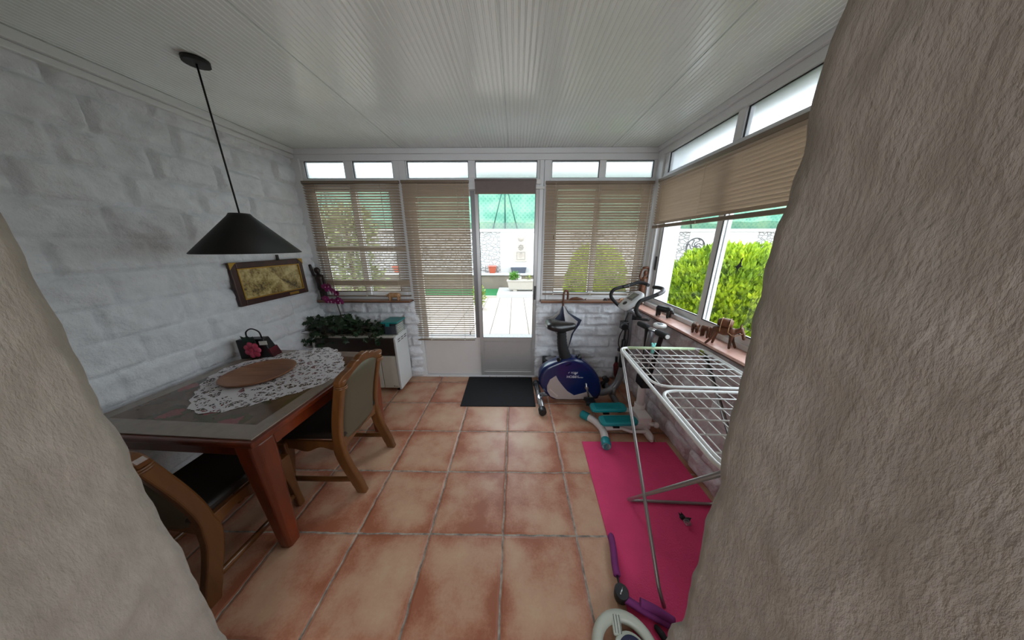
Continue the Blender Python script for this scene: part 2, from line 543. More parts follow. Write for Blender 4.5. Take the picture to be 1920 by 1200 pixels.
class B:
    def __init__(self):
        self.v, self.f, self.s, self.mi = [], [], [], []
        self.cur = 0

    def add(self, vs_, fs, smooth=False):
        o = len(self.v)
        self.v += [tuple(x) for x in vs_]
        for f in fs:
            self.f.append([o + i for i in f])
            self.s.append(smooth)
            self.mi.append(self.cur)
        return self

    def box(self, x0, x1, y0, y1, z0, z1):
        vs_ = [(x, y, z) for z in (z0, z1) for y in (y0, y1) for x in (x0, x1)]
        return self.add(vs_, [(0, 2, 3, 1), (4, 5, 7, 6), (0, 1, 5, 4), (2, 6, 7, 3), (0, 4, 6, 2), (1, 3, 7, 5)])

    def hexa(self, lo, hi):
        """box from two 4-point loops"""
        return self.add(list(lo) + list(hi), [(3, 2, 1, 0), (4, 5, 6, 7), (0, 1, 5, 4), (1, 2, 6, 5), (2, 3, 7, 6), (3, 0, 4, 7)])

    def obox(self, c, size, R=None):
        R = R or Matrix.Identity(3)
        c = V3(c)
        h = [x / 2 for x in size]
        vs_ = [c + R @ Vector((sx * h[0], sy * h[1], sz * h[2])) for sz in (-1, 1) for sy in (-1, 1) for sx in (-1, 1)]
        return self.add(vs_, [(0, 2, 3, 1), (4, 5, 7, 6), (0, 1, 5, 4), (2, 6, 7, 3), (0, 4, 6, 2), (1, 3, 7, 5)])

    def prism(self, pts, off, smooth=False):
        n = len(pts)
        P = [V3(p) for p in pts]
        o = V3(off)
        vs_ = P + [p + o for p in P]
        fs = [list(range(n))[::-1], [n + i for i in range(n)]]
        self.add(vs_, fs)
        b = len(self.v) - 2 * n
        for i in range(n):
            j = (i + 1) % n
            self.f.append([b + i, b + j, b + n + j, b + n + i])
            self.s.append(smooth)
            self.mi.append(self.cur)
        return self

    def tube(self, pts, r, n=10, closed=False, flat=None):
        P = [V3(p) for p in pts]
        m = len(P)
        R = r if isinstance(r, (list, tuple)) else [r] * m
        T = []
        for i in range(m):
            a = P[i - 1] if (closed or i > 0) else P[0]
            b = P[(i + 1) % m] if (closed or i < m - 1) else P[-1]
            t = (b - a)
            T.append(t.normalized() if t.length > 1e-9 else Vector((0, 0, 1)))
        ref = Vector((0, 0, 1)) if abs(T[0].z) < 0.9 else Vector((1, 0, 0))
        u = T[0].cross(ref).normalized()
        rings = []
        for i in range(m):
            u = (u - T[i] * u.dot(T[i]))
            u = u.normalized() if u.length > 1e-6 else T[i].orthogonal().normalized()
            w = T[i].cross(u)
            sx, sy = flat if flat else (1, 1)
            rings.append([P[i] + (u * math.cos(2 * PI * k / n) * sx + w * math.sin(2 * PI * k / n) * sy) * R[i] for k in range(n)])
        vs_ = [p for ring in rings for p in ring]
        fs = []
        for i in range(m if closed else m - 1):
            j = (i + 1) % m
            for k in range(n):
                l = (k + 1) % n
                fs.append((i * n + k, i * n + l, j * n + l, j * n + k))
        self.add(vs_, fs, True)
        if not closed:
            b = len(self.v) - len(vs_)
            self.f.append([b + k for k in range(n)][::-1])
            self.f.append([b + (m - 1) * n + k for k in range(n)])
            self.s += [False, False]
            self.mi += [self.cur, self.cur]
        return self

    def cyl(self, a, b, r, n=16):
        return self.tube([a, b], r, n)

    def ell(self, c, rad, n=12, R=None):
        c = V3(c)
        R = R or Matrix.Identity(3)
        vs_, fs = [], []
        rows = max(6, n * 2 // 3)
        for i in range(1, rows):
            th = PI * i / rows
            for k in range(n):
                ph = 2 * PI * k / n
                vs_.append(c + R @ Vector((rad[0] * math.sin(th) * math.cos(ph), rad[1] * math.sin(th) * math.sin(ph), rad[2] * math.cos(th))))
        top, bot = len(vs_), len(vs_) + 1
        vs_ += [c + R @ Vector((0, 0, rad[2])), c + R @ Vector((0, 0, -rad[2]))]
        for i in range(rows - 2):
            for k in range(n):
                l = (k + 1) % n
                fs.append((i * n + k, (i + 1) * n + k, (i + 1) * n + l, i * n + l))
        for k in range(n):
            l = (k + 1) % n
            fs.append((top, k, l))
            fs.append((bot, (rows - 2) * n + l, (rows - 2) * n + k))
        return self.add(vs_, fs, True)

    def cap(self, pts, r, n=10):
        """tube with ball ends and joints"""
        R = r if isinstance(r, (list, tuple)) else [r] * len(pts)
        self.tube(pts, list(R), n)
        for p, q in zip(pts, R):
            self.ell(p, (q, q, q), n)
        return self

    def lathe(self, prof, c=(0, 0, 0), n=28, smooth=True):
        vs_, fs = [], []
        for r, z in prof:
            for k in range(n):
                a = 2 * PI * k / n
                vs_.append((c[0] + r * math.cos(a), c[1] + r * math.sin(a), c[2] + z))
        for i in range(len(prof) - 1):
            for k in range(n):
                l = (k + 1) % n
                fs.append((i * n + k, i * n + l, (i + 1) * n + l, (i + 1) * n + k))
        self.add(vs_, fs, smooth)
        b = len(self.v) - len(vs_)
        for ring, rev in ((0, True), (len(prof) - 1, False)):
            if prof[ring][0] > 1e-4:
                idx = [b + ring * n + k for k in range(n)]
                self.f.append(idx[::-1] if rev else idx)
                self.s.append(False)
                self.mi.append(self.cur)
        return self

    def quad(self, a, b, c, d, smooth=False):
        return self.add([a, b, c, d], [(0, 1, 2, 3)], smooth)

    def move(self, d, R=None):
        d = V3(d)
        self.v = [tuple((R @ V3(p) if R else V3(p)) + d) for p in self.v]
        return self


ORG = {}


def obj(name, b, m, parent=None, bevel=0.0, seg=2, kind=None, remesh=0.0, label=None, subsurf=0):
    me = bpy.data.meshes.new(name)
    o_ = ORG.get(parent.name, Vector()) if parent else Vector()
    me.from_pydata([tuple(V3(p) - o_) for p in b.v], [], b.f)
    me.polygons.foreach_set('use_smooth', b.s)
    for x in (m if isinstance(m, (list, tuple)) else [m]):
        me.materials.append(x)
    me.polygons.foreach_set('material_index', b.mi)
    me.update()
    o = bpy.data.objects.new(name, me)
    COL.objects.link(o)
    if parent:
        o.parent = parent
        ORG[o.name] = o_
    if remesh:
        md = o.modifiers.new('remesh', 'REMESH')
        md.mode = 'VOXEL'
        md.voxel_size = remesh
        md.use_smooth_shade = True
        sm = o.modifiers.new('smooth', 'SMOOTH')
        sm.factor = 0.6
        sm.iterations = 4
    if bevel:
        md = o.modifiers.new('bevel', 'BEVEL')
        md.width = bevel
        md.segments = seg
        md.limit_method = 'ANGLE'
        md.angle_limit = 0.7
        md.harden_normals = False
    if subsurf:
        md = o.modifiers.new('subsurf', 'SUBSURF')
        md.levels = md.render_levels = subsurf
    if kind:
        o['kind'] = kind
    if label:
        o['label'] = label
    return o


def tag(o, label, cat, group=None, kind=None):
    o['label'] = label
    o['category'] = cat
    if group:
        o['group'] = group
    if kind:
        o['kind'] = kind
    return o


def thing(name, label, cat, loc=(0, 0, 0), group=None, local=False, kind=None):
    o = bpy.data.objects.new(name, None)
    o.empty_display_size = 0.05
    COL.objects.link(o)
    o.location = loc
    tag(o, label, cat, group, kind)
    ORG[o.name] = Vector() if local else V3(loc)
    return o


def struct(name, b, m, parent=None, bevel=0.0, label=None):
    o = obj(name, b, m, parent, bevel)
    o['kind'] = 'structure'
    if label:
        o['label'] = label
    return o


def dup(root, loc, rotz=0.0, label=None, group=None, scale=None):
    r = root.copy()
    COL.objects.link(r)
    r.location = loc
    r.rotation_euler = (0, 0, rotz)
    if scale:
        r.scale = (scale,) * 3
    if label:
        r['label'] = label
    if group:
        r['group'] = group
    for ch in list(root.children):
        c = ch.copy()
        COL.objects.link(c)
        c.parent = r
        for gch in list(ch.children):
            d = gch.copy()
            COL.objects.link(d)
            d.parent = c
    return r


def rotz(a):
    return Matrix.Rotation(a, 3, 'Z')


# ================================================================ setting: shell
def sbox(name, m, *boxes, label=None, cat=None, bevel=0.0, parent=None):
    b = B()
    for x in boxes:
        b.box(*x)
    o = struct(name, b, m, parent, bevel)
    if label:
        o['label'] = label
    if cat:
        o['category'] = cat
    return o


sbox('floor', M['floor'], (-2.3, 1.6, -2.7, 2.80, -0.12, 0.0), label='terracotta tiled floor of the glazed porch', cat='floor')


# ceiling: sandwich panels with fine ribs that run towards the far wall
def ribbed_ceiling():
    b = B()
    y0, y1, z = 0.40, 2.76, 2.385
    xs = []
    x, pitch = -2.25, 0.0262
    joints = [-1.09, -0.09, 0.88]
    while x < 1.46:
        xs += [(x, z), (x + 0.0138, z), (x + 0.0166, z + 0.0032), (x + 0.0210, z + 0.0036), (x + 0.0236, z)]
        x += pitch
        for j in joints:
            if x - pitch < j <= x:
                xs += [(x, z), (x + 0.0005, z + 0.012), (x + 0.0080, z + 0.012), (x + 0.0085, z)]
                x += 0.0085
    xs.append((1.50, z))
    n = len(xs)
    vs_ = [(a, y0, c) for a, c in xs] + [(a, y1, c) for a, c in xs]
    b.add(vs_, [(i, i + 1, n + i + 1, n + i) for i in range(n - 1)])
    b.box(-2.3, 1.75, 0.40, 3.0, 2.40, 2.50)
    return b


o = struct('ceiling', ribbed_ceiling(), M['ceiling'])
o['label'] = 'white ribbed panel ceiling of the porch'
o['category'] = 'ceiling'


def stone_face(path, side, z0, z1, row, bw, amp, seed, step=0.016, rough=1.0, backdepth=0.06, topflat=True):
    """split-face stone cladding along a plan path, courses of blocks with recessed joints"""
    rnd = random.Random(seed)
    P = [Vector((x, y)) for x, y in path]
    S, pts, nrm = [], [], []
    s = 0.0
    for i in range(len(P) - 1):
        d = P[i + 1] - P[i]
        L = d.length
        t = d / L
        nn = Vector((-t.y, t.x)) * side
        k = max(2, int(L / step))
        for q in range(k + 1):
            S.append(s + L * q / k)
            pts.append(P[i] + d * q / k)
            nrm.append(nn)
        s += L
    # round the normals near plan corners
    N2 = []
    for i in range(len(nrm)):
        a = Vector((0, 0))
        for j in range(max(0, i - 2), min(len(nrm), i + 3)):
            a += nrm[j]
        N2.append(a.normalized())
    nz = max(2, int((z1 - z0) / step))
    offs = {}

    def h(sv, z):
        r = int((z - z0) / row)
        v = (z - z0) / row - r
        sh = (r % 2) * 0.5 + offs.setdefault(r, rnd.uniform(-0.14, 0.14))
        cc = sv / bw + sh
        ci = math.floor(cc)
        u = cc - ci
        e = min(u * bw, (1 - u) * bw, v * row, (1 - v) * row)
        k = min(1.0, max(0.0, e / 0.022))
        k = k * k * (3 - 2 * k)
        q = offs.setdefault((r, ci), (rnd.uniform(-1, 1), rnd.uniform(-1, 1), rnd.uniform(0.35, 1)))
        w = Vector((sv * 7 + ci * 3.1, z * 11 + r * 1.7, seed))
        rg = 1 - abs(noise.noise(w))
        rg2 = 1 - abs(noise.noise(w * 2.7))
        body = q[2] * 0.45 + 0.28 * q[0] * (u - 0.5) + 0.4 * q[1] * (v - 0.5) + rough * (0.55 * (rg - 0.6) + 0.3 * (rg2 - 0.6))
        return amp * (0.12 * noise.noise(w * 3) + k * max(0.15, body + 0.25))

    b = B()
    m = len(pts)
    vs_ = []
    for j in range(nz + 1):
        z = z0 + (z1 - z0) * j / nz
        for i in range(m):
            d = h(S[i], min(z, z1 - 1e-4))
            p = pts[i] + N2[i] * d
            vs_.append((p.x, p.y, z))
    fs = []
    for j in range(nz):
        for i in range(m - 1):
            q = (j * m + i, j * m + i + 1, (j + 1) * m + i + 1, (j + 1) * m + i)
            fs.append(q if side < 0 else q[::-1])
    b.add(vs_, fs, True)
    # backing and closing faces
    o_ = len(b.v)
    back = []
    for j in (0, nz):
        for i in range(m):
            p = pts[i] - nrm[i] * 0.004
            back.append((p.x, p.y, z0 + (z1 - z0) * j / nz))
    b.add(back, [])
    for i in range(m - 1):
        b.f.append([i, i + 1, o_ + i + 1, o_ + i])
        t = nz * m
        b.f.append([t + i, t + i + 1, o_ + m + i + 1, o_ + m + i])
        b.s += [False, False]
        b.mi += [0, 0]
    return b


def wall(name, b, m, label):
    o = struct(name, b, m)
    o['label'] = label
    o['category'] = 'wall'
    return o


wl = stone_face([(-2.155, 0.50), (-2.155, 2.74)], -1, 0, 2.36, 0.172, 0.34, 0.042, 3, 0.016, 1.25)
wl.box(-2.30, -2.157, 0.40, 2.80, 0, 2.40)
wall('wall_left', wl, M['paintstone'], 'white painted split-stone wall beside the dining table')
wf = stone_face([(-2.16, 2.712), (-1.105, 2.712), (-1.105, 2.86)], -1, 0, 0.925, 0.131, 0.27, 0.044, 11, 0.013, 1.2)
wf.box(-2.30, -1.112, 2.72, 2.86, 0, 0.925)
wall('wall_far_left', wf, M['paintstone'], 'low white stone wall behind the heater, under the left window')
wr = stone_face([(0.262, 2.86), (0.262, 2.712), (1.27, 2.712)], -1, 0, 0.925, 0.131, 0.27, 0.044, 23, 0.013, 1.2)
wr.box(0.268, 1.27, 2.72, 2.86, 0, 0.925)
wall('wall_far_right', wr, M['paintstone'], 'low white stone wall behind the exercise bike')
ws = stone_face([(1.262, 2.72), (1.262, 0.52)], -1, 0, 0.895, 0.149, 0.30, 0.034, 31, 0.015, 1.15)
ws.box(1.268, 1.42, 0.40, 2.86, 0, 0.895)
wall('wall_right', ws, M['stonepink'], 'low white stone wall under the right-hand sill, beside the pink mat')


# plastered jambs of the opening the view is taken from
def plaster_jamb(xe, sgn, far, near, x_out, z1, seed, bulge, lean=0.0):
    """wall end with uneven plaster; xe = reveal plane, sgn = direction the reveal faces"""
    b = B()
    # plan path: near outer -> near corner -> far corner -> far outer
    path = [(x_out, near), (xe, near), (xe, far), (x_out, far)]
    pts = []
    for i in range(3):
        a, c = Vector(path[i]), Vector(path[i + 1])
        L = (c - a).length
        k = max(3, int(L / 0.02))
        for q in range(k):
            pts.append(a + (c - a) * q / k)
    pts.append(Vector(path[3]))
    cen = Vector(((xe + x_out) / 2, (near + far) / 2))
    nz = int(z1 / 0.02)
    vs_ = []
    for j in range(nz + 1):
        z = z1 * j / nz
        for p in pts:
            d = 0.010 * noise.noise(Vector((p.x * 9 + seed, p.y * 9, z * 6))) + 0.006 * noise.noise(Vector((p.x * 26, p.y * 26 + seed, z * 18)))
            if bulge:
                low = max(0.0, min(1.0, (0.30 + 0.03 * noise.noise(Vector((p.y * 20, 3, seed))) - z) / 0.025))
                low2 = max(0.0, min(1.0, (0.20 - z) / 0.03))
                d += bulge * (0.7 * low + 0.3 * low2)
            n_ = Vector((0, 0))
            if abs(p.x - xe) < 0.03:
                n_ += Vector((sgn, 0)) * (1 - abs(p.x - xe) / 0.03)
            if abs(p.y - far) < 0.025:
                n_ += Vector((0, 1)) * 0.5
            if abs(p.y - near) < 0.025:
                n_ += Vector((0, -1)) * 0.5
            ln = lean * (0.62 - min(z, 1.45)) if p.x * sgn < 0 or True else 0
            vs_.append((p.x + n_.x * d + ln, p.y + n_.y * d, z))
    m = len(pts)
    b.add(vs_, [((j * m + i, (j + 1) * m + i, (j + 1) * m + i + 1, j * m + i + 1) if sgn < 0 else (j * m + i, j * m + i + 1, (j + 1) * m + i + 1, (j + 1) * m + i)) for j in range(nz) for i in range(m - 1)], True)
    return b


wall('wall_near_right', plaster_jamb(0.548, -1, 0.528, 0.06, 1.42, 2.40, 5, 0.030, 0.045), M['plaster'], 'rough grey plaster wall end right beside the pink mat')
wall('wall_near_left', plaster_jamb(-0.97, 1, 0.50, 0.06, -2.30, 2.40, 9, 0.0), M['plaster'], 'rough plaster wall end left of the dining table')

# house room behind the opening
sbox('wall_hall_left', M['whitewall'], (-2.4, -2.25, -2.7, 0.06, 0, 2.4), label='plain white wall of the house room', cat='wall')
sbox('wall_hall_right', M['whitewall'], (1.42, 1.56, -2.7, 0.06, 0, 2.4), label='plain white wall of the house room opposite', cat='wall')
sbox('wall_hall_back', M['whitewall'], (-2.4, -1.3, -2.7, -2.55, 0, 2.4), (0.7, 1.56, -2.7, -2.55, 0, 2.4), (-1.3, 0.7, -2.7, -2.55, 0, 0.85), (-1.3, 0.7, -2.7, -2.55, 2.15, 2.4), label='plain white house wall, unseen, with a wide opening added for fill daylight', cat='wall')  # wide opening added behind the view to let fill daylight in
sbox('ceiling_hall', M['whitewall'], (-2.4, 1.56, -2.7, 0.42, 2.39, 2.5), label='plain white ceiling of the house room', cat='ceiling')

# cornices and beams
sbox('trim_1', M['frame'], (-2.155, -2.085, 0.5, 2.72, 2.335, 2.384), (-2.155, -2.105, 0.5, 2.72, 2.30, 2.335), label='white cornice along the top of the stone wall', cat='cornice', bevel=0.006)
sbox('trim_2', M['frame'], (-2.13, 1.38, 2.705, 2.80, 2.338, 2.384), (-2.13, 1.38, 2.715, 2.80, 2.285, 2.338), label='white beam over the far windows and the door', cat='beam', bevel=0.004)
sbox('trim_3', M['frame'], (1.315, 1.42, 0.5, 2.72, 2.345, 2.384), (1.335, 1.42, 0.5, 2.72, 2.297, 2.345), label='white beam over the right-hand windows', cat='beam', bevel=0.004)
sbox('trim_4', M['frame'], (1.335, 1.42, 2.615, 2.79, 0.94, 2.30), label='white corner post between the far and right-hand windows', cat='post', bevel=0.004)
sbox('trim_5', M['frame'], (-2.155, -2.055, 2.70, 2.79, 0.94, 2.30), label='white jamb post at the corner of the stone wall', cat='post', bevel=0.004)
sbox('trim_6', M['frame'], (-1.172, -1.112, 2.718, 2.79, 0.94, 2.285), (-1.112, -1.052, 2.712, 2.79, 0.0, 2.285), label='white post between the left window and the door', cat='post', bevel=0.004)
sbox('trim_7', M['frame'], (0.232, 0.272, 2.712, 2.79, 0.0, 2.285), (0.276, 0.330, 2.718, 2.79, 0.94, 2.285), label='white post between the door and the right window', cat='post', bevel=0.004)

# sills
def sill(name, path_box, edge_box, label, m='sillbrown'):
    t = thing(name, label, 'windowsill', (path_box[0], path_box[2], path_box[4]), kind='structure')
    b = B(); b.box(*path_box)
    obj('sill_tile', b, M[m], t, 0.004)
    b = B(); b.box(*edge_box)
    obj('sill_edge', b, M['silledge'], t, 0.002)


sill('trim_8', (-2.12, -1.125, 2.625, 2.83, 0.932, 0.948), (-2.12, -1.125, 2.629, 2.83, 0.924, 0.932), 'brown tiled sill under the left far window')
sill('trim_9', (0.275, 1.30, 2.625, 2.83, 0.932, 0.948), (0.275, 1.30, 2.629, 2.83, 0.924, 0.932), 'brown tiled sill under the right far window')
sill('trim_10', (1.212, 1.40, 0.53, 2.652, 0.905, 0.922), (1.216, 1.40, 0.53, 2.652, 0.896, 0.905), 'pink terracotta sill along the right-hand windows, carrying the donkey', 'sill')


# ---------------------------------------------------------------- windows
def frame_ring(b, ax, a0, a1, z0, z1, d0, d1, w, wb=None):
    """rectangular ring; ax='x' lies along x at depth y, ax='y' lies along y at depth x"""
    wb = wb or w
    for (p, q, r, s) in ((a0, a0 + w, z0, z1), (a1 - w, a1, z0, z1), (a0 + w, a1 - w, z0, z0 + wb), (a0 + w, a1 - w, z1 - w, z1)):
        if ax == 'x':
            b.box(p, q, d0, d1, r, s)
        else:
            b.box(d0, d1, p, q, r, s)
    return b


def pane_box(ax, a0, a1, z0, z1, d, th=0.004):
    b = B()
    if ax == 'x':
        b.box(a0, a1, d, d + th, z0, z1)
    else:
        b.box(d, d + th, a0, a1, z0, z1)
    return b


def gasket(b, ax, a0, a1, z0, z1, d, w=0.006):
    return frame_ring(b, ax, a0, a1, z0, z1, d, d + 0.006, w)


def window(name, label, ax, loc):
    return thing(name, label, 'window', loc, kind='structure')


def sliding(name, label, ax, a0, a1, z0, z1, d, mid, handle_at=None, far_first=True):
    sgn = 1
    loc = ((a0 + a1) / 2, d, z0) if ax == 'x' else (d, (a0 + a1) / 2, z0)
    w = window(name, label, ax, loc)
    b = B()
    frame_ring(b, ax, a0, a1, z0, z1, d, d + 0.07, 0.030, 0.035)
    obj('window_frame', b, M['frame'], w, 0.003)
    for k, (p, q, dd) in enumerate(((a0 + 0.028, mid + 0.028, d + 0.012), (mid - 0.028, a1 - 0.028, d + 0.042))):
        b = B()
        frame_ring(b, ax, p, q, z0 + 0.03, z1 - 0.028, dd, dd + 0.026, 0.052, 0.05)
        s = obj('sash', b, M['frame'], w, 0.003)
        b = B()
        gasket(b, ax, p + 0.05, q - 0.05, z0 + 0.078, z1 - 0.078, dd - 0.001)
        obj('gasket', b, M['gasket'], s)
        obj('pane', pane_box(ax, p + 0.05, q - 0.05, z0 + 0.078, z1 - 0.078, dd + 0.011), M['glass'], s)
        if handle_at and k in handle_at:
            b = B()
            hz = handle_at[k]
            if ax == 'x':
                b.box(hz[0] - 0.008, hz[0] + 0.008, dd - 0.012, dd, hz[1], hz[1] + 0.13)
            else:
                b.box(dd - 0.012, dd, hz[0] - 0.008, hz[0] + 0.008, hz[1], hz[1] + 0.13)
            obj('handle', b, M['blacksatin'], s, 0.003, label='black pull handle')
    return w


sliding('window_1', 'white sliding window at the left of the far wall, behind a half-open blind', 'x', -2.055, -1.172, 0.948, 2.115, 2.712, -1.60)
sliding('window_2', 'white sliding window at the right of the far wall, behind the exercise bike', 'x', 0.330, 1.335, 0.948, 2.115, 2.712, 0.81)
sliding('window_3', 'white sliding window looking onto the lime bushes', 'y', 0.53, 2.615, 0.922, 2.115, 1.345, 1.808, {1: (2.565, 1.28)})


def transom(name, label, ax, a0, a1, z0, z1, d, panes):
    loc = ((a0 + a1) / 2, d, z0) if ax == 'x' else (d, (a0 + a1) / 2, z0)
    w = window(name, label, ax, loc)
    b = B()

    def bx(p, q, r, s):
        if ax == 'x':
            b.box(p, q, d, d + 0.05, r, s)
        else:
            b.box(d, d + 0.05, p, q, r, s)
    edges = [a0] + [e for pq in panes for e in pq] + [a1]
    for i in range(0, len(edges), 2):
        bx(edges[i], edges[i + 1], z0 + 0.02, z1)
    bx(a0, a1, z0, z0 + 0.02)
    bx(a0, a1, z1, z1 + 0.012)
    obj('window_frame', b, M['frame'], w, 0.003)
    for p, q in panes:
        b = B()
        gasket(b, ax, p, q, z0 + 0.02, z1, d + 0.012, 0.005)
        gk = obj('gasket', b, M['gasket'], w)
        obj('pane', pane_box(ax, p, q, z0 + 0.02, z1, d + 0.02, 0.005), M['frost'], w, label='frosted pane')
    return w


transom('window_4', 'pair of small frosted panes above the left far window', 'x', -2.055, -1.172, 2.115, 2.284, 2.722, [(-2.03, -1.645), (-1.562, -1.18)])
transom('window_5', 'two wide frosted panes above the door', 'x', -1.052, 0.232, 2.115, 2.284, 2.722, [(-1.04, -0.452), (-0.384, 0.207)])
transom('window_6', 'pair of small frosted panes above the right far window', 'x', 0.330, 1.335, 2.115, 2.284, 2.722, [(0.347, 0.797), (0.858, 1.31)])
transom('window_7', 'frosted panes above the right-hand blind', 'y', 0.53, 2.615, 2.112, 2.296, 1.350, [(0.62, 1.03), (1.09, 1.785), (1.846, 2.56)])

# ---------------------------------------------------------------- door
d = thing('door_1', 'sliding glass door with grey panels, its left leaf behind a blind', 'door', (-0.40, 2.74, 0), kind='structure')
b = B()
b.box(-1.052, 0.232, 2.712, 2.80, 2.035, 2.115)
b.box(-1.052, 0.232, 2.706, 2.80, 0.0, 0.022)
obj('door_frame', b, M['frame'], d, 0.003)
b = B()
for x in (-0.9, -0.3, -0.22, -0.1, 0.05):
    b.cyl((x, 2.7045, 0.012), (x, 2.7065, 0.012), 0.004, 8)
obj('threshold_screws', b, M['chrome'], d)
b = B()
frame_ring(b, 'x', -1.05, -0.395, 0.022, 2.035, 2.752, 2.782, 0.052, 0.46)
lf = obj('fixed_leaf', b, M['panel'], d, 0.003)
obj('pane', pane_box('x', -1.0, -0.445, 0.48, 1.985, 2.765), M['glass'], lf)
b = B()
b.box(-1.05, -0.40, 2.742, 2.752, 0.024, 0.49)
obj('kick_panel', b, M['panel'], lf, 0.002)
b = B()
b.box(-0.447, -0.400, 2.745, 2.752, 0.49, 2.03)
obj('meeting_stile', b, M['greymetal'], lf, 0.002, label='meeting stile, its shade put into a dark grey colour')  # grey colour stands in for the shade on the leaf's stile
b = B()
frame_ring(b, 'x', -0.400, 0.232, 0.022, 2.035, 2.716, 2.742, 0.036, 0.05)
b.box(-0.364, 0.196, 2.716, 2.742, 0.455, 0.50)
sl = obj('sliding_leaf', b, M['alu'], d, 0.003)
obj('pane', pane_box('x', -0.366, 0.198, 0.498, 2.0, 2.728), M['glass'], sl)
b = B()
b.box(-0.366, 0.198, 2.724, 2.734, 0.07, 0.457)
frame_ring(b, 'x', -0.352, 0.184, 0.085, 0.445, 2.7215, 2.724, 0.006)
obj('kick_panel', b, M['alu'], sl, 0.001)
b = B()
gasket(b, 'x', -0.366, 0.198, 0.498, 2.0, 2.717, 0.005)
obj('gasket', b, M['gasket'], sl)
b = B()
b.box(0.205, 0.223, 2.704, 2.716, 0.945, 1.095)
obj('handle', b, M['blacksatin'], sl, 0.003, label='black pull handle')

# ================================================================ outside
sbox('ground_patio', M['patio'], (-12, 16, 2.82, 7.68, -0.17, -0.05), label='pale tiled patio outside the door', cat='patio')
sbox('ground_bounce', M['gardenwhite'], (-6, 6, -9, -2.7, -0.17, -0.06), label='unseen pale ground added behind the house room to bounce daylight in', cat='terrace')  # unseen pale ground, added to bounce daylight through the hall opening
sbox('ground_bed', M['rawwall'], (-12, 16, 7.68, 9.3, -0.17, -0.045), (1.56, 16, -2.7, 2.82, -0.17, -0.06), (-12, -2.4, -2.7, 2.82, -0.17, -0.06), label='bare strip of ground by the garden wall', cat='ground')
sbox('kerb_strip', M['concrete'], (-12, -0.56, 7.64, 7.74, -0.05, 0.0), label='pale kerb along the strip of turf', cat='kerb')
sbox('step_slab', M['gardenwhite'], (-0.56, 6.0, 7.64, 8.9, -0.05, 0.06), label='raised pale step under the planter trough', cat='step')
tf = B()
tf.box(-3.4, -0.57, 7.76, 8.98, -0.046, 0.0)
o = obj('turf_strip', tf, M['turf'])
tag(o, 'strip of bright green artificial turf by the garden wall', 'turf', kind='stuff')
gw = thing('wall_garden', 'white garden wall with a stone lower part and a ledge', 'wall', (0, 9.2, 0), kind='structure')
b = B(); b.box(-14, 18, 9.05, 9.5, -0.1, 0.47)
obj('wall_base', b, M['rawwall'], gw)
b = B(); b.box(-14, 18, 8.98, 9.5, 0.47, 0.545)
obj('ledge', b, M['gardenwhite'], gw, 0.01)
b = B(); b.box(-14, 18, 9.25, 9.5, 0.545, 1.93)
obj('rubble_face', b, M['rubble'], gw)
b = B(); b.box(-0.52, 1.9, 9.235, 9.25, 0.545, 1.93); b.box(6.0, 8.3, 9.235, 9.25, 0.545, 1.93)
obj('render_panel', b, M['gardenwhite'], gw, label='smooth white render panel')
b = B(); b.box(-14, 18, 9.20, 9.52, 1.93, 2.03)
obj('coping', b, M['gardenwhite'], gw, 0.01)

nt = thing('windbreak_net', 'green windbreak net on poles above the garden wall', 'net', (0, 9.3, 2.03))
b = B()
nx, nzz = 160, 14
vs_ = []
for j in range(nzz + 1):
    z = 2.035 + (3.72 - 2.035) * j / nzz
    for i in range(nx + 1):
        x = -14 + 32 * i / nx
        sag = 0.05 * noise.noise(Vector((x * 0.9, z * 1.3, 2))) + (0.06 * noise.noise(Vector((x * 2.4, z * 4, 7))) if j < 4 else 0)
        vs_.append((x, 9.36 + sag, z))
b.add(vs_, [(j * (nx + 1) + i, j * (nx + 1) + i + 1, (j + 1) * (nx + 1) + i + 1, (j + 1) * (nx + 1) + i) for j in range(nzz) for i in range(nx)], True)
nm = obj('net', b, M['net'], nt)
b = B()
vs_ = []
for j in range(4):
    for i in range(nx + 1):
        x = -14 + 32 * i / nx
        top = 0.22 + 0.12 * noise.noise(Vector((x * 1.1, 0, 4)))
        vs_.append((x, 9.30 + 0.03 * noise.noise(Vector((x * 3, j, 1))), 2.032 + top * j / 3))
b.add(vs_, [(j * (nx + 1) + i, j * (nx + 1) + i + 1, (j + 1) * (nx + 1) + i + 1, (j + 1) * (nx + 1) + i) for j in range(3) for i in range(nx)], True)
obj('folded_hem', b, M['net'], nm)
for px in (-6.4, -0.35, 5.6, 11.6):
    b = B(); b.cyl((px, 9.27, 2.03), (px, 9.27, 3.75), 0.026, 10)
    obj('pole', b, M['polegreen'], nt)
    for sx in (-1, 1):
        b = B(); b.cyl((px + sx * 0.42, 9.27, 2.03), (px + sx * 0.03, 9.27, 3.45), 0.018, 8)
        obj('brace', b, M['polegreen'], nt)

# things on and by the garden wall
def square_pot(name, label, x, y, z, wt, wb, h, m, dep=None):
    dep = dep or 1.0
    t = thing(name, label, 'flowerpot', (x, y, z))
    b = B()
    def ring(w, zz):
        return [(x - w / 2, y - w * dep / 2, zz), (x + w / 2, y - w * dep / 2, zz), (x + w / 2, y + w * dep / 2, zz), (x - w / 2, y + w * dep / 2, zz)]
    b.hexa(ring(wb, z), ring(wt, z + h * 0.82))
    obj('pot_body', b, m, t, 0.01)
    b = B()
    b.hexa(ring(wt * 1.10, z + h * 0.82), ring(wt * 1.12, z + h))
    obj('rim', b, m, t, 0.008)
    return t


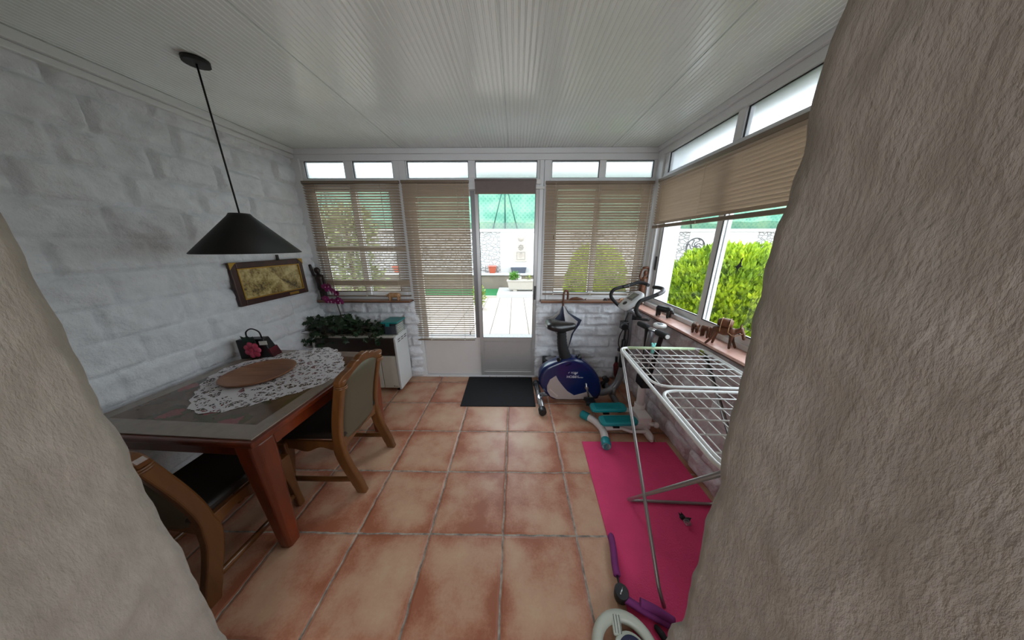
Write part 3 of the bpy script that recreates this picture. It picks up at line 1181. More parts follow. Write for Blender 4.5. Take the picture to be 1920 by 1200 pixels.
square_pot('flowerpot', 'square terracotta pot on the garden wall ledge, seen through the door', -0.80, 9.11, 0.545, 0.26, 0.19, 0.26, M['terracotta'])
square_pot('flowerpot', 'terracotta pot on the ledge, seen through the left blind', -4.15, 9.11, 0.545, 0.28, 0.2, 0.24, M['terracotta'])
t = thing('planter_box', 'empty slate grey planter on the garden wall ledge', 'planter', (0.12, 9.11, 0.545))
b = B()
b.hexa([(-0.11, 9.03, 0.545), (0.35, 9.03, 0.545), (0.35, 9.2, 0.545), (-0.11, 9.2, 0.545)], [(-0.15, 9.01, 0.72), (0.39, 9.01, 0.72), (0.39, 9.22, 0.72), (-0.15, 9.22, 0.72)])
obj('planter_body', b, M['slate'], t, 0.006)
b = B(); frame_ring(b, 'x', -0.155, 0.395, 0.72, 0.735, 9.005, 9.225, 0.01)
b = B(); b.box(-0.155, 0.395, 9.005, 9.225, 0.72, 0.738)
obj('rim', b, M['slate'], t, 0.003)

t = thing('wall_plaque', 'carved pale stone sundial plaque on the garden wall', 'plaque', (0.2, 9.235, 1.0))
b = B()
prof = [(-0.20, 0.93), (0.22, 0.93), (0.22, 1.34), (0.215, 1.42), (0.18, 1.50), (0.12, 1.57), (0.06, 1.615), (0.01, 1.635), (-0.04, 1.615), (-0.10, 1.57), (-0.16, 1.50), (-0.195, 1.42), (-0.20, 1.34)]
b.prism([(x + 0.19, 9.235, z) for x, z in prof], (0, -0.035, 0))
obj('slab', b, M['stoneplaque'], t, 0.006)
b = B(); frame_ring(b, 'x', 0.05, 0.35, 1.0, 1.27, 9.19, 9.20, 0.02)
obj('dial_border', b, M['rawwall'], t)
b = B()
for k in range(9):
    a = PI + PI * (k + 0.5) / 9
    b.tube([(0.2, 9.198, 1.25), (0.2 + 0.13 * math.cos(a), 9.198, 1.25 + 0.2 * math.sin(a))], 0.004, 5)
obj('hour_lines', b, M['rawwall'], t)
b = B()
for k in range(8):
    a = 2 * PI * k / 8
    b.ell((0.2 + 0.075 * math.cos(a), 9.196, 1.42 + 0.075 * math.sin(a)), (0.03, 0.014, 0.03), 8)
b.ell((0.2, 9.19, 1.42), (0.04, 0.02, 0.04), 10)
obj('rosette', b, M['rawwall'], t)
b = B()
b.lathe([(0.03, -0.06), (0.09, -0.02), (0.125, 0.05), (0.13, 0.07), (0.11, 0.07), (0.02, 0.0)], (0.20, 9.235, 1.67), 20)
o = obj('wall_uplighter', b, M['stoneplaque']); tag(o, 'pale half-bowl wall light above the sundial plaque', 'wall light')
b = B(); b.box(0.10, 0.22, 9.03, 9.05, 0.33, 0.44)
o = obj('wall_socket', b, M['white'], bevel=0.008); tag(o, 'small white outdoor socket under the wall ledge', 'socket')

t = thing('planter_trough', 'pale concrete planter trough on two feet, on the raised step', 'planter', (0.35, 8.25, 0.06))
b = B()
b.hexa([(-0.20, 8.12, 0.12), (0.90, 8.12, 0.12), (0.90, 8.38, 0.12), (-0.20, 8.38, 0.12)], [(-0.25, 8.08, 0.40), (0.95, 8.08, 0.40), (0.95, 8.42, 0.40), (-0.25, 8.42, 0.40)])
b.box(-0.27, 0.97, 8.06, 8.44, 0.385, 0.42)
obj('trough', b, M['concrete'], t, 0.012)
for fx in (0.0, 0.62):
    b = B(); b.hexa([(fx - 0.07, 8.14, 0.06), (fx + 0.07, 8.14, 0.06), (fx + 0.07, 8.36, 0.06), (fx - 0.07, 8.36, 0.06)], [(fx - 0.05, 8.14, 0.14), (fx + 0.05, 8.14, 0.14), (fx + 0.05, 8.36, 0.14), (fx - 0.05, 8.36, 0.14)])
    obj('foot', b, M['concrete'], t, 0.01)


def leaf_quad(b, c, d, up, L, W, bend=0.25):
    """pointed leaf of four faces, folded along its midrib"""
    d = d.normalized()
    s = d.cross(up)
    s = s.normalized() if s.length > 1e-4 else d.orthogonal().normalized()
    n = s.cross(d)
    p0 = c
    p1 = c + d * L * 0.45 + n * L * bend * 0.4
    p2 = c + d * L - n * L * bend * 0.2
    l1 = p1 + s * W / 2 - n * W * 0.15
    r1 = p1 - s * W / 2 - n * W * 0.15
    b.add([p0, r1, p2, l1, p1], [(0, 1, 4), (1, 2, 4), (2, 3, 4), (3, 0, 4)], True)


def leafy(b, c, rad, n, L, W, seed, shell=0.55, upward=0.3):
    rnd = random.Random(seed)
    c = V3(c)
    for _ in range(n):
        u = Vector((rnd.gauss(0, 1), rnd.gauss(0, 1), rnd.gauss(0, 1))).normalized()
        r = shell + (1 - shell) * rnd.random()
        p = c + Vector((u.x * rad[0], u.y * rad[1], u.z * rad[2])) * r
        d = (u + Vector((rnd.gauss(0, .45), rnd.gauss(0, .45), upward + rnd.gauss(0, .35))))
        k = rnd.uniform(0.7, 1.25)
        leaf_quad(b, p, d, Vector((rnd.gauss(0, 1), rnd.gauss(0, 1), rnd.gauss(0, 1))), L * k, W * k)
    return b


def plant(name, label, c, rad, n, L, W, m, seed, cat='plant', stem_to=None):
    t = thing(name, label, cat, (c[0], c[1], stem_to if stem_to is not None else c[2] - rad[2]))
    obj('leaves', leafy(B(), c, rad, n, L, W, seed, 0.2), m, t)
    b = B()
    z0 = stem_to if stem_to is not None else c[2] - rad[2]
    b.tube([(c[0], c[1], z0), (c[0] + 0.01, c[1], c[2])], [0.012, 0.006], 6)
    obj('stem', b, M['bark'], t)
    return t


plant('herb_plant', 'bushy bright green herb in the concrete trough', (-0.02, 8.24, 0.53), (0.17, 0.13, 0.13), 220, 0.09, 0.04, M['leafgreen'], 1, stem_to=0.41)
plant('seedling', 'sparse pale seedling in the middle of the concrete trough', (0.42, 8.24, 0.49), (0.09, 0.08, 0.08), 26, 0.08, 0.03, M['yellowleaf'], 2, stem_to=0.41)
plant('seedling', 'sparse seedling at the far end of the concrete trough', (0.78, 8.24, 0.50), (0.1, 0.08, 0.09), 34, 0.08, 0.03, M['leafgreen'], 3, stem_to=0.41)
plant('variegated_shrub', 'low yellow-green shrub at the left edge of the glass door', (-0.90, 6.2, 0.28), (0.15, 0.16, 0.36), 520, 0.065, 0.034, M['yellowleaf'], 4, stem_to=-0.05)


def conifer_bush(name, label, c, rx, rz, n, seed, z0=-0.05):
    """rounded clipped conifer: upright flame-shaped sprays all over a dome"""
    t = thing(name, label, 'bush', (c[0], c[1], z0))
    rnd = random.Random(seed)
    b = B()
    cz = z0 + rz * 0.42
    for i in range(n):
        th = rnd.uniform(0, 2 * PI)
        uz = rnd.uniform(-0.75, 1)
        rr = max(0, 1 - abs(uz) ** 2.6) ** 0.42
        k = rnd.uniform(0.86, 1.03) + 0.07 * noise.noise(Vector((math.cos(th) * 3 + seed, math.sin(th) * 3, uz * 3)))
        p = Vector((c[0] + rx * rr * k * math.cos(th), c[1] + rx * rr * k * math.sin(th), cz + (rz * 0.58 if uz > 0 else rz * 0.55) * uz * k))
        if p.z < z0 + 0.02:
            p.z = z0 + 0.02
        out = Vector((rr * math.cos(th), rr * math.sin(th), 0.15))
        d = Vector((0, 0, 1)) * 0.9 + out * rnd.uniform(0.35, 0.9) + Vector((rnd.gauss(0, .22), rnd.gauss(0, .22), 0))
        L = rnd.uniform(0.05, 0.11)
        leaf_quad(b, p, d, Vector((rnd.gauss(0, 1), rnd.gauss(0, 1), 0.2)), L, L * 0.42, 0.2)
        if rnd.random() < 0.7:
            leaf_quad(b, p, d + Vector((rnd.gauss(0, .3), rnd.gauss(0, .3), 0)), out, L * 0.8, L * 0.4, 0.2)
    b.ell((c[0], c[1], cz), (rx * 0.78, rx * 0.78, rz * 0.46), 20)
    obj('foliage', b, M['bush'], t)
    b = B(); b.tube([(c[0], c[1], z0), (c[0], c[1], cz)], [0.06, 0.04], 10)
    obj('trunk', b, M['bark'], t)
    return t


conifer_bush('conifer_bush', 'large dome of lime green conifer outside the right-hand window', (2.80, 3.30, 0), 0.82, 1.52, 17000, 1)
conifer_bush('conifer_bush', 'lime conifer outside the nearer right-hand pane, behind the bird sticker', (3.46, 1.60, 0), 0.84, 1.52, 15000, 2)
conifer_bush('conifer_bush', 'round yellow-green conifer seen through the right far blind', (1.56, 5.0, 0), 0.54, 1.52, 7000, 3)
t = thing('garden_tree', 'leafy green tree outside, seen through the left blind', 'tree', (-3.3, 5.2, -0.05))
obj('crown', leafy(leafy(B(), (-3.35, 5.2, 1.75), (0.62, 0.6, 0.55), 1300, 0.11, 0.06, 21, 0.25), (-3.25, 5.3, 0.85), (0.5, 0.5, 0.5), 700, 0.11, 0.06, 22, 0.25), M['treeleaf'], t)
b = B(); b.tube([(-3.3, 5.2, -0.05), (-3.32, 5.2, 0.9), (-3.3, 5.2, 1.9)], [0.06, 0.045, 0.02], 10)
obj('trunk', b, M['bark'], t)
t = thing('garden_tree', 'taller tree beyond the left end of the frosted panes', 'tree', (-6.6, 7.2, -0.05))
obj('crown', leafy(B(), (-6.6, 7.2, 3.4), (1.0, 0.9, 1.3), 1800, 0.17, 0.09, 23, 0.2), M['treeleaf'], t)
b = B(); b.tube([(-6.6, 7.2, -0.05), (-6.6, 7.2, 3.2)], [0.1, 0.04], 10)
obj('trunk', b, M['bark'], t)

b = B(); b.box(1.665, 1.80, 2.95, 3.085, -0.05, 2.42)
o = obj('porch_post', b, M['postwhite'], bevel=0.008); tag(o, 'white square post outside the corner of the porch', 'post')
t = thing('wall_ornament', 'round dark wrought-iron ornament on the garden wall above the bushes', 'ornament', (6.25, 9.22, 1.55))
b = B()
b.tube([(6.25 + 0.31 * math.cos(a), 9.215, 1.42 + 0.31 * math.sin(a)) for a in [2 * PI * k / 40 for k in range(40)]], 0.016, 6, closed=True)
obj('rim', b, M['iron'], t)
b = B()
for k in range(8):
    a = 2 * PI * k / 8
    b.tube([(6.25 + (0.04 + 0.044 * q) * math.cos(a + 0.5 * math.sin(q)), 9.215, 1.42 + (0.04 + 0.044 * q) * math.sin(a + 0.5 * math.sin(q))) for q in range(7)], 0.011, 6)
b.ell((6.25, 9.215, 1.42), (0.06, 0.02, 0.06), 10)
obj('scrolls', b, M['iron'], t)

t = thing('neighbour_house', 'cream house with a pink clay roof beyond the windbreak net', 'house', (8, 18, 0))
b = B(); b.box(-3.2, 26, 18, 26, -0.1, 6.0)
obj('wall', b, M['housewall'], t)
b = B()
b.add([(-3.6, 17.5, 5.95), (26.4, 17.5, 5.95), (26.4, 22, 6.75), (-3.6, 22, 6.75), (-3.6, 17.5, 6.12), (26.4, 17.5, 6.12), (26.4, 22, 6.95), (-3.6, 22, 6.95)],
      [(3, 2, 1, 0), (4, 5, 6, 7), (0, 1, 5, 4), (1, 2, 6, 5), (2, 3, 7, 6), (3, 0, 4, 7)])
obj('roof', b, M['roofpink'], t)


# ================================================================ blinds
def venetian(label, ax, a0, a1, zt, zb, d, beta, pitch, ladders, pull=None, clumps=(), wand=None, fan=0.0, w=0.0265, pack=0.014):
    loc = ((a0 + a1) / 2, d, zb) if ax == 'x' else (d, (a0 + a1) / 2, zb)
    t = thing('venetian_blind', label, 'blind', loc, 'taupe venetian blinds')

    def P(a, dd, z):
        return (a, d + dd, z) if ax == 'x' else (d + dd, a, z)

    def bx(b, p, q, d0, d1, z0, z1):
        if ax == 'x':
            b.box(p, q, d + d0, d + d1, z0, z1)
        else:
            b.box(d + d0, d + d1, p, q, z0, z1)
    b = B()
    bx(b, a0 - 0.004, a1 + 0.004, -0.0135, 0.0135, zt - 0.026, zt)
    obj('head_rail', b, M['rail'], t, 0.002)
    b = B()
    bx(b, a0, a1, -0.013, 0.013, zb, zb + pack)
    obj('bottom_rail', b, M['rail'], t, 0.003)
    b = B()
    n = int((zt - 0.036 - zb - 0.018) / pitch)
    for i in range(n):
        z = zt - 0.040 - i * pitch
        be = math.radians(beta + fan * (i / n))
        zz = [c for c in clumps if abs(c - z) < pitch * 0.8]
        if zz:
            be = math.radians(84)
        wob = 0.0006 * math.sin(i * 2.3)
        # closed section: upper and lower skins of a slightly cambered strip
        sec = []
        ww = w * (1.25 if zz else 1)
        for k in range(3):
            u = (k - 1) * ww / 2
            cam_ = 0.0016 * (1 - abs(k - 1))
            sec.append((u, cam_))
        ring = [(u, c + 0.0004) for u, c in sec] + [(u, c - 0.0004) for u, c in sec[::-1]]
        pr_ = []
        for u, c in ring:
            # u along the strip's width (towards outside = down), c along its upper normal
            dd = u * math.cos(be) + c * math.sin(be)
            dz = -u * math.sin(be) + c * math.cos(be)
            pr_.append((dd, z + dz + wob))
        n0 = len(b.v)
        b.add([P(a0, q, r) for q, r in pr_] + [P(a1, q, r) for q, r in pr_], [])
        m = 6
        for k in range(m):
            l = (k + 1) % m
            b.f.append([n0 + k, n0 + l, n0 + m + l, n0 + m + k]); b.s.append(False); b.mi.append(0)
        b.f.append([n0 + k for k in range(m)]); b.f.append([n0 + m + k for k in range(m)][::-1])
        b.s += [False, False]; b.mi += [0, 0]
    obj('slats', b, M['slat'], t)
    for a in ladders:
        b = B()
        for dd in (-0.0145, 0.0145):
            b.tube([P(a, dd, zt - 0.03), P(a, dd, zb + 0.006)], 0.0012, 5)
        bx(b, a - 0.006, a + 0.006, -0.0145, -0.012, zb - 0.003, zb + 0.012)
        obj('ladder_cord', b, M['cord'], t)
    if pull:
        a, z1 = pull
        b = B()
        b.tube([P(a, -0.019, zt - 0.02), P(a, -0.02, z1)], 0.0012, 5)
        c = obj('pull_cord', b, M['cord'], t)
        b = B()
        b.tube([P(a, -0.02, z1 + 0.01), P(a, -0.02, z1 - 0.03)], [0.004, 0.0065], 8)
        obj('tassel', b, M['rail'], c)
    if wand:
        a, z1 = wand
        b = B()
        b.tube([P(a, -0.021, zt - 0.03), P(a + 0.004, -0.022, z1)], 0.0025, 6)
        obj('tilt_wand', b, M['cord'], t)
    return t


venetian('taupe blind over the left far window, half open, above the small rhino figurine', 'x', -2.058, -1.125, 2.108, 0.982, 2.695, 37, 0.0245, (-1.93, -1.60, -1.245), wand=(-1.30, 1.45), clumps=(1.482, 1.132), fan=-6)
venetian('long taupe blind over the left leaf of the door, reaching below sill height', 'x', -1.098, -0.452, 2.112, 0.478, 2.695, 53, 0.0245, (-0.945, -0.565), pull=(-0.50, 0.58), fan=-12)
venetian('taupe blind over the right far window, behind the exercise bike', 'x', 0.294, 1.318, 2.100, 1.005, 2.695, 53, 0.0245, (0.405, 0.80, 1.20), pull=(0.385, 1.60), wand=(1.285, 1.15), fan=-9)
venetian('raised taupe blind along the right-hand windows, its slats shut', 'y', 0.80, 2.592, 2.092, 1.668, 1.318, 48, 0.0225, (1.15, 1.98, 2.48), fan=0, pack=0.026)

t = thing('roller_blind', 'short brown-grey roller blind at the top of the glass door', 'blind', (-0.09, 2.69, 2.0))
b = B(); b.box(-0.388, 0.196, 2.684, 2.687, 1.998, 2.11)
obj('fabric', b, M['rollerfab'], t)
b = B(); b.cyl((-0.39, 2.695, 2.108), (0.198, 2.695, 2.108), 0.014, 14)
obj('roller', b, M['rollerfab'], t)
b = B(); b.box(-0.390, 0.198, 2.682, 2.690, 1.988, 2.0)
obj('hem_bar', b, M['rail'], t, 0.002)
b = B(); b.box(0.200, 0.245, 2.690, 2.712, 2.075, 2.118); b.box(0.196, 0.282, 2.698, 2.712, 2.035, 2.058)
obj('bracket', b, M['white'], t, 0.003)

# ================================================================ dining table (built around its centre, then turned)
t = thing('dining_table', 'red-brown wooden dining table with a floral top under glass', 'table', (-1.615, 1.385, 0), local=True)
TW, TD, TH = 0.485, 0.49, 0.70
b = B()
b.box(-TW, TW, -TD, TD, TH - 0.035, TH - 0.004)
tt = obj('tabletop', b, M['mahogany'], t, 0.009, 3)
b = B(); b.box(-TW + 0.02, TW - 0.02, -TD + 0.02, TD - 0.02, TH - 0.004, TH + 0.002)
obj('print_under_glass', b, M['tabletop'], tt, 0.001, label='floral print with a cream border under glass')
b = B()
for s in (-1, 1):
    b.box(-TW + 0.05, TW - 0.05, s * (TD - 0.055) - 0.012, s * (TD - 0.055) + 0.012, TH - 0.115, TH - 0.035)
    b.box(s * (TW - 0.055) - 0.012, s * (TW - 0.055) + 0.012, -TD + 0.05, TD - 0.05, TH - 0.115, TH - 0.035)
obj('apron', b, M['mahogany'], t, 0.003)
for sx in (-1, 1):
    for sy in (-1, 1):
        b = B()
        cx, cy = sx * (TW - 0.062), sy * (TD - 0.062)
        prof = [(0.0, 0.033), (0.03, 0.036), (0.25, 0.043), (0.48, 0.052), (0.585, 0.056), (0.665, 0.056)]
        rings = []
        for z, r in prof:
            k = 1.0
            rings.append([(cx + r * a, cy + r * c2, z) for a, c2 in ((-1, -.62), (-.62, -1), (.62, -1), (1, -.62), (1, .62), (.62, 1), (-.62, 1), (-1, .62))])
        vs_ = [p for r in rings for p in r]
        fs = [(i * 8 + k, i * 8 + (k + 1) % 8, (i + 1) * 8 + (k + 1) % 8, (i + 1) * 8 + k) for i in range(len(prof) - 1) for k in range(8)]
        fs += [tuple(range(8))[::-1], tuple((len(prof) - 1) * 8 + k for k in range(8))]
        b.add(vs_, fs)
        obj('leg', b, M['mahogany'], t, 0.006)
t.location = (-1.597, 1.395, 0)
t.rotation_euler = (0, 0, math.radians(-3.0))
TZ = TH + 0.002

# lace doily, tray, gift bag on the table
def doily():
    b = B()
    n, rings = 96, 10
    vs_ = [(0, 0, 0.002)]
    for j in range(1, rings + 1):
        for k in range(n):
            a = 2 * PI * k / n
            r = (0.42 * (1 + 0.02 * math.cos(a * 24)) if j == rings else 0.42) * j / rings
            # squarish outline
            q = (abs(math.cos(a)) ** 3.2 + abs(math.sin(a)) ** 3.2) ** (-1 / 3.2)
            vs_.append((r * q * math.cos(a) * 0.86, r * q * math.sin(a) * 0.92, 0.0025 + 0.0015 * noise.noise(Vector((r * 12 * math.cos(a), r * 12 * math.sin(a), 1)))))
    fs = [(0, 1 + k, 1 + (k + 1) % n) for k in range(n)]
    for j in range(rings - 1):
        for k in range(n):
            l = (k + 1) % n
            fs.append((1 + j * n + k, 1 + j * n + l, 1 + (j + 1) * n + l, 1 + (j + 1) * n + k))
    b.add(vs_, fs, True)
    return b


o = obj('lace_doily', doily(), M['lace'])
tag(o, 'white crocheted lace doily spread over the dining table', 'doily')
o.location = (-1.575, 1.50, TZ)
o.rotation_euler = (0, 0, math.radians(40))
b = B()
b.lathe([(0.0, 0.0), (0.17, 0.0), (0.185, 0.012), (0.19, 0.02), (0.186, 0.022), (0.17, 0.014), (0.0, 0.012)], (-1.675, 1.475, TZ + 0.005), 48)
o = obj('wooden_tray', b, M['traywood']); tag(o, 'round pale brown wooden tray on the lace doily', 'tray')

t = thing('gift_bag', 'dark red and black paper gift bag with pink flower on the table', 'bag', (-1.93, 1.75, TZ))
b = B()
b.hexa([(-2.04, 1.70, TZ), (-1.83, 1.74, TZ), (-1.85, 1.83, TZ), (-2.06, 1.79, TZ)], [(-2.04, 1.70, TZ + 0.15), (-1.87, 1.735, TZ + 0.15), (-1.885, 1.80, TZ + 0.15), (-2.05, 1.775, TZ + 0.15)])
bb = obj('bag_body', b, M['bagblack'], t, 0.006)
b = B()
b.prism([(-1.828, 1.738, TZ + 0.001), (-1.85, 1.834, TZ + 0.001), (-1.862, 1.822, TZ + 0.07), (-1.845, 1.735, TZ + 0.07)], (-0.02, 0.0, 0.0))
obj('red_gusset', b, M['bagred'], t)
b = B()
for k in range(7):
    a = 2 * PI * k / 7
    b.ell((-1.945 + 0.036 * math.cos(a), 1.712, TZ + 0.07 + 0.036 * math.sin(a)), (0.03, 0.010, 0.024), 10, Matrix.Rotation(-a, 3, 'Y'))
b.ell((-1.945, 1.704, TZ + 0.07), (0.016, 0.01, 0.016), 10)
obj('flower', b, M['bagpink'], t)
b = B()
for dx, dz, a in ((-0.03, 0.14, 0.3), (0.03, 0.13, -0.3), (0.0, 0.165, 0.1)):
    leaf_quad(b, Vector((-1.945, 1.715, TZ + 0.10)), Vector((dx * 2.5, -0.02, dz)), Vector((0, 1, 0)), 0.10, 0.06)
obj('leaf_trim', b, M['baggreen'], t)
b = B(); b.tube(catmull([(-1.99, 1.74, TZ + 0.15), (-1.985, 1.74, TZ + 0.20), (-1.945, 1.745, TZ + 0.225), (-1.905, 1.755, TZ + 0.20), (-1.90, 1.76, TZ + 0.15)], 5), 0.005, 8)
obj('handle', b, M['bagblack'], t)
b = B(); b.obox((-1.868, 1.728, TZ + 0.12), (0.05, 0.003, 0.03), rotz(0.2))
obj('tag', b, M['white'], t, label='small white tag')

# ================================================================ chairs (built facing -y, then turned)
def make_chair(label):
    t = thing('dining_chair', label, 'chair', (0, 0, 0), 'carved oak dining chairs', local=True)
    spine = [(0.0, 0.0), (-0.028, 0.10), (-0.062, 0.20), (-0.085, 0.30), (-0.083, 0.42), (-0.068, 0.52), (-0.045, 0.62), (-0.018, 0.72), (0.004, 0.80)]
    for s in (-1, 1):
        b = B()
        rings = []
        for (y, z), hw, hd in zip(catmull([(0, y, z) for y, z in spine], 3), [0] * 100, [0] * 100) if False else [((p.y, p.z), 0, 0) for p in catmull([(0, y, z) for y, z in spine], 3)]:
            xw = 0.019
            yd = 0.030 if z < 0.05 else (0.034 if z < 0.35 else 0.027)
            xo = s * (0.188 - 0.002 * max(0, (z - 0.4) / 0.4))
            rings.append([(xo - xw, y - yd, z), (xo + xw, y - yd, z), (xo + xw, y + yd, z), (xo - xw, y + yd, z)])
        vs_ = [p for r in rings for p in r]
        m = len(rings)
        fs = [(i * 4 + k, i * 4 + (k + 1) % 4, (i + 1) * 4 + (k + 1) % 4, (i + 1) * 4 + k) for i in range(m - 1) for k in range(4)] + [(3, 2, 1, 0), tuple((m - 1) * 4 + k for k in range(4))]
        b.add(vs_, fs, False)
        obj('rear_leg', b, M['oak'], t, 0.009, 3)
        b = B()
        fp = [(-0.455, 0.0, 0.019), (-0.452, 0.06, 0.018), (-0.440, 0.16, 0.020), (-0.428, 0.26, 0.027), (-0.425, 0.34, 0.030), (-0.425, 0.385, 0.030)]
        rings = [[(s * 0.195 - r, y - r, z), (s * 0.195 + r, y - r, z), (s * 0.195 + r, y + r, z), (s * 0.195 - r, y + r, z)] for y, z, r in fp]
        vs_ = [p for r in rings for p in r]
        m = len(rings)
        fs = [(i * 4 + k, i * 4 + (k + 1) % 4, (i + 1) * 4 + (k + 1) % 4, (i + 1) * 4 + k) for i in range(m - 1) for k in range(4)] + [(3, 2, 1, 0), tuple((m - 1) * 4 + k for k in range(4))]
        b.add(vs_, fs, False)
        obj('front_leg', b, M['oak'], t, 0.007, 2)
        b = B()
        b.tube(catmull([(s * 0.192, -0.03, 0.105), (s * 0.194, -0.2, 0.098), (s * 0.195, -0.44, 0.095)], 4), 0.016, 8, flat=(0.8, 1.1))
        obj('stretcher', b, M['oak'], t)
    # wavy apron
    b = B()
    for s in (-1, 1):
        pts = []
        n = 16
        for k in range(n + 1):
            u = k / n
            y = -0.41 + 0.34 * u
            pts.append((s * 0.187, y, 0.335 + 0.02 * math.cos(u * 2 * PI * 1.5) * math.sin(u * PI)))
        pts += [(s * 0.187, -0.07, 0.395), (s * 0.187, -0.41, 0.395)]
        b.prism(pts, (s * 0.018, 0, 0))
    pts = [(-0.19 + 0.38 * k / 16, -0.43, 0.335 + 0.02 * math.cos(k / 16 * 3 * PI)) for k in range(17)] + [(0.19, -0.43, 0.395), (-0.19, -0.43, 0.395)]
    b.prism(pts, (0, 0.018, 0))
    b.box(-0.19, 0.19, -0.085, -0.067, 0.345, 0.395)
    obj('apron', b, M['oak'], t, 0.003)
    b = B()
    b.hexa([(-0.20, -0.455, 0.392), (0.20, -0.455, 0.392), (0.185, -0.06, 0.392), (-0.185, -0.06, 0.392)], [(-0.192, -0.445, 0.44), (0.192, -0.445, 0.44), (0.178, -0.065, 0.44), (-0.178, -0.065, 0.44)])
    obj('seat', b, M['seatdark'], t, 0.018, 4)
    # bottom back rail, arched
    b = B()
    n = 14
    lo = [(-0.172 + 0.344 * k / n, -0.098, 0.318 + 0.022 * math.sin(PI * k / n)) for k in range(n + 1)]
    hi = [(x, y, z + 0.038) for x, y, z in lo[::-1]]
    b.prism(lo + hi, (0, 0.03, 0))
    obj('back_rail', b, M['oak'], t, 0.004)
    # upholstered back, following the stiles
    b = B()
    nn, mm = 14, 10
    front, rear = [], []
    sp = [(p.y, p.z) for p in catmull([(0, y, z) for y, z in spine], 6)]
    def ysp(z):
        for i in range(len(sp) - 1):
            if sp[i][1] <= z <= sp[i + 1][1]:
                f = (z - sp[i][1]) / (sp[i + 1][1] - sp[i][1] + 1e-9)
                return sp[i][0] + f * (sp[i + 1][0] - sp[i][0])
        return sp[-1][0]
    for j in range(nn + 1):
        z0 = 0.345 + (0.80 - 0.345) * j / nn
        for i in range(mm + 1):
            u = -1 + 2 * i / mm
            x = u * (0.172 - 0.002 * max(0, (z0 - 0.4) / 0.4))
            z = z0
            if z0 > 0.70:
                z = z0 + (z0 - 0.70) / 0.10 * 0.035 * (1 - u * u)
            y = ysp(min(z, 0.8)) + 0.008 * (1 - u * u)
            e = (1 - u ** 8) * (1 - abs(2 * j / nn - 1) ** 8)
            front.append((x, y - 0.016 - 0.014 * e, z))
            rear.append((x, y + 0.010 + 0.012 * e, z))
    k0 = (nn + 1) * (mm + 1)
    fs = []
    for j in range(nn):
        for i in range(mm):
            q = (j * (mm + 1) + i, j * (mm + 1) + i + 1, (j + 1) * (mm + 1) + i + 1, (j + 1) * (mm + 1) + i)
            fs.append(q)
            fs.append(tuple(k0 + a for a in q[::-1]))
    edge = [i for i in range(mm + 1)] + [j * (mm + 1) + mm for j in range(1, nn + 1)] + [nn * (mm + 1) + i for i in range(mm - 1, -1, -1)] + [j * (mm + 1) for j in range(nn - 1, 0, -1)]
    for a, c in zip(edge, edge[1:] + edge[:1]):
        fs.append((c, a, k0 + a, k0 + c))
    b.add(front + rear, fs, True)
    obj('back_panel', b, M['olive'], t)
    # carved crest: scalloped top, lobed ends
    half_top = [(0.0, 0.888), (0.030, 0.886), (0.050, 0.876), (0.058, 0.866), (0.085, 0.868), (0.112, 0.858), (0.126, 0.842), (0.160, 0.838), (0.190, 0.832), (0.214, 0.826), (0.232, 0.812), (0.238, 0.794), (0.232, 0.774), (0.215, 0.762), (0.197, 0.766)]
    half_bot = [(0.175, 0.772), (0.15, 0.784), (0.12, 0.800), (0.08, 0.816), (0.04, 0.825), (0.0, 0.828)]
    right = half_top + half_bot
    right = [(x * 0.92, z) for x, z in right]
    poly = [(x, z) for x, z in right] + [(-x, z) for x, z in right[::-1][1:-1]]
    b = B()
    b.prism([(x, -0.018 + (z - 0.8) * 0.25, z) for x, z in poly], (0, 0.042, 0.0))
    obj('crest_rail', b, M['oak'], t, 0.007, 3)
    for s in (-1, 1):
        b = B()
        for z in (0.764, 0.754):
            b.tube([(s * 0.187 + 0.023 * math.cos(a), 0.0 + 0.03 * math.sin(a), z) for a in [2 * PI * k / 20 for k in range(20)]], 0.006, 6, closed=True)
        obj('turned_bead', b, M['oak'], t)
    return t


ch = make_chair('carved oak dining chair with olive back, at the window end of the table')
ch['label'] = 'carved oak dining chair with olive back, pulled out beside the open floor'
ch.location = (-0.968, 1.425, 0)
ch.rotation_euler = (0, 0, math.radians(-91.5))
dup(ch, (-1.52, 0.70, 0), math.radians(178), 'carved oak dining chair at the near end of the table, beside the plaster wall')

# ================================================================ pendant lamp, picture on the left wall
t = thing('pendant_lamp', 'black conical pendant lamp hanging over the dining table', 'lamp', (-1.52, 1.55, 1.48))
b = B()
b.lathe([(0.235, 0.0), (0.238, 0.004), (0.055, 0.20), (0.045, 0.215), (0.0, 0.215)], (-1.555, 1.52, 1.475), 40)
b.lathe([(0.040, 0.205), (0.050, 0.195), (0.230, 0.002), (0.235, 0.0)], (-1.555, 1.52, 1.475), 40)
obj('lamp_shade', b, M['blackmatte'], t)
b = B(); b.cyl((-1.555, 1.52, 1.68), (-1.555, 1.52, 2.37), 0.004, 8)
obj('cord', b, M['blackmatte'], t)
b = B(); b.lathe([(0.05, 0.0), (0.05, 0.018), (0.0, 0.02)], (-1.555, 1.52, 2.365), 20)
obj('ceiling_rose', b, M['blackmatte'], t)
b = B(); b.ell((-1.555, 1.52, 1.575), (0.032, 0.032, 0.042), 14)
obj('bulb', b, M['white'], t)

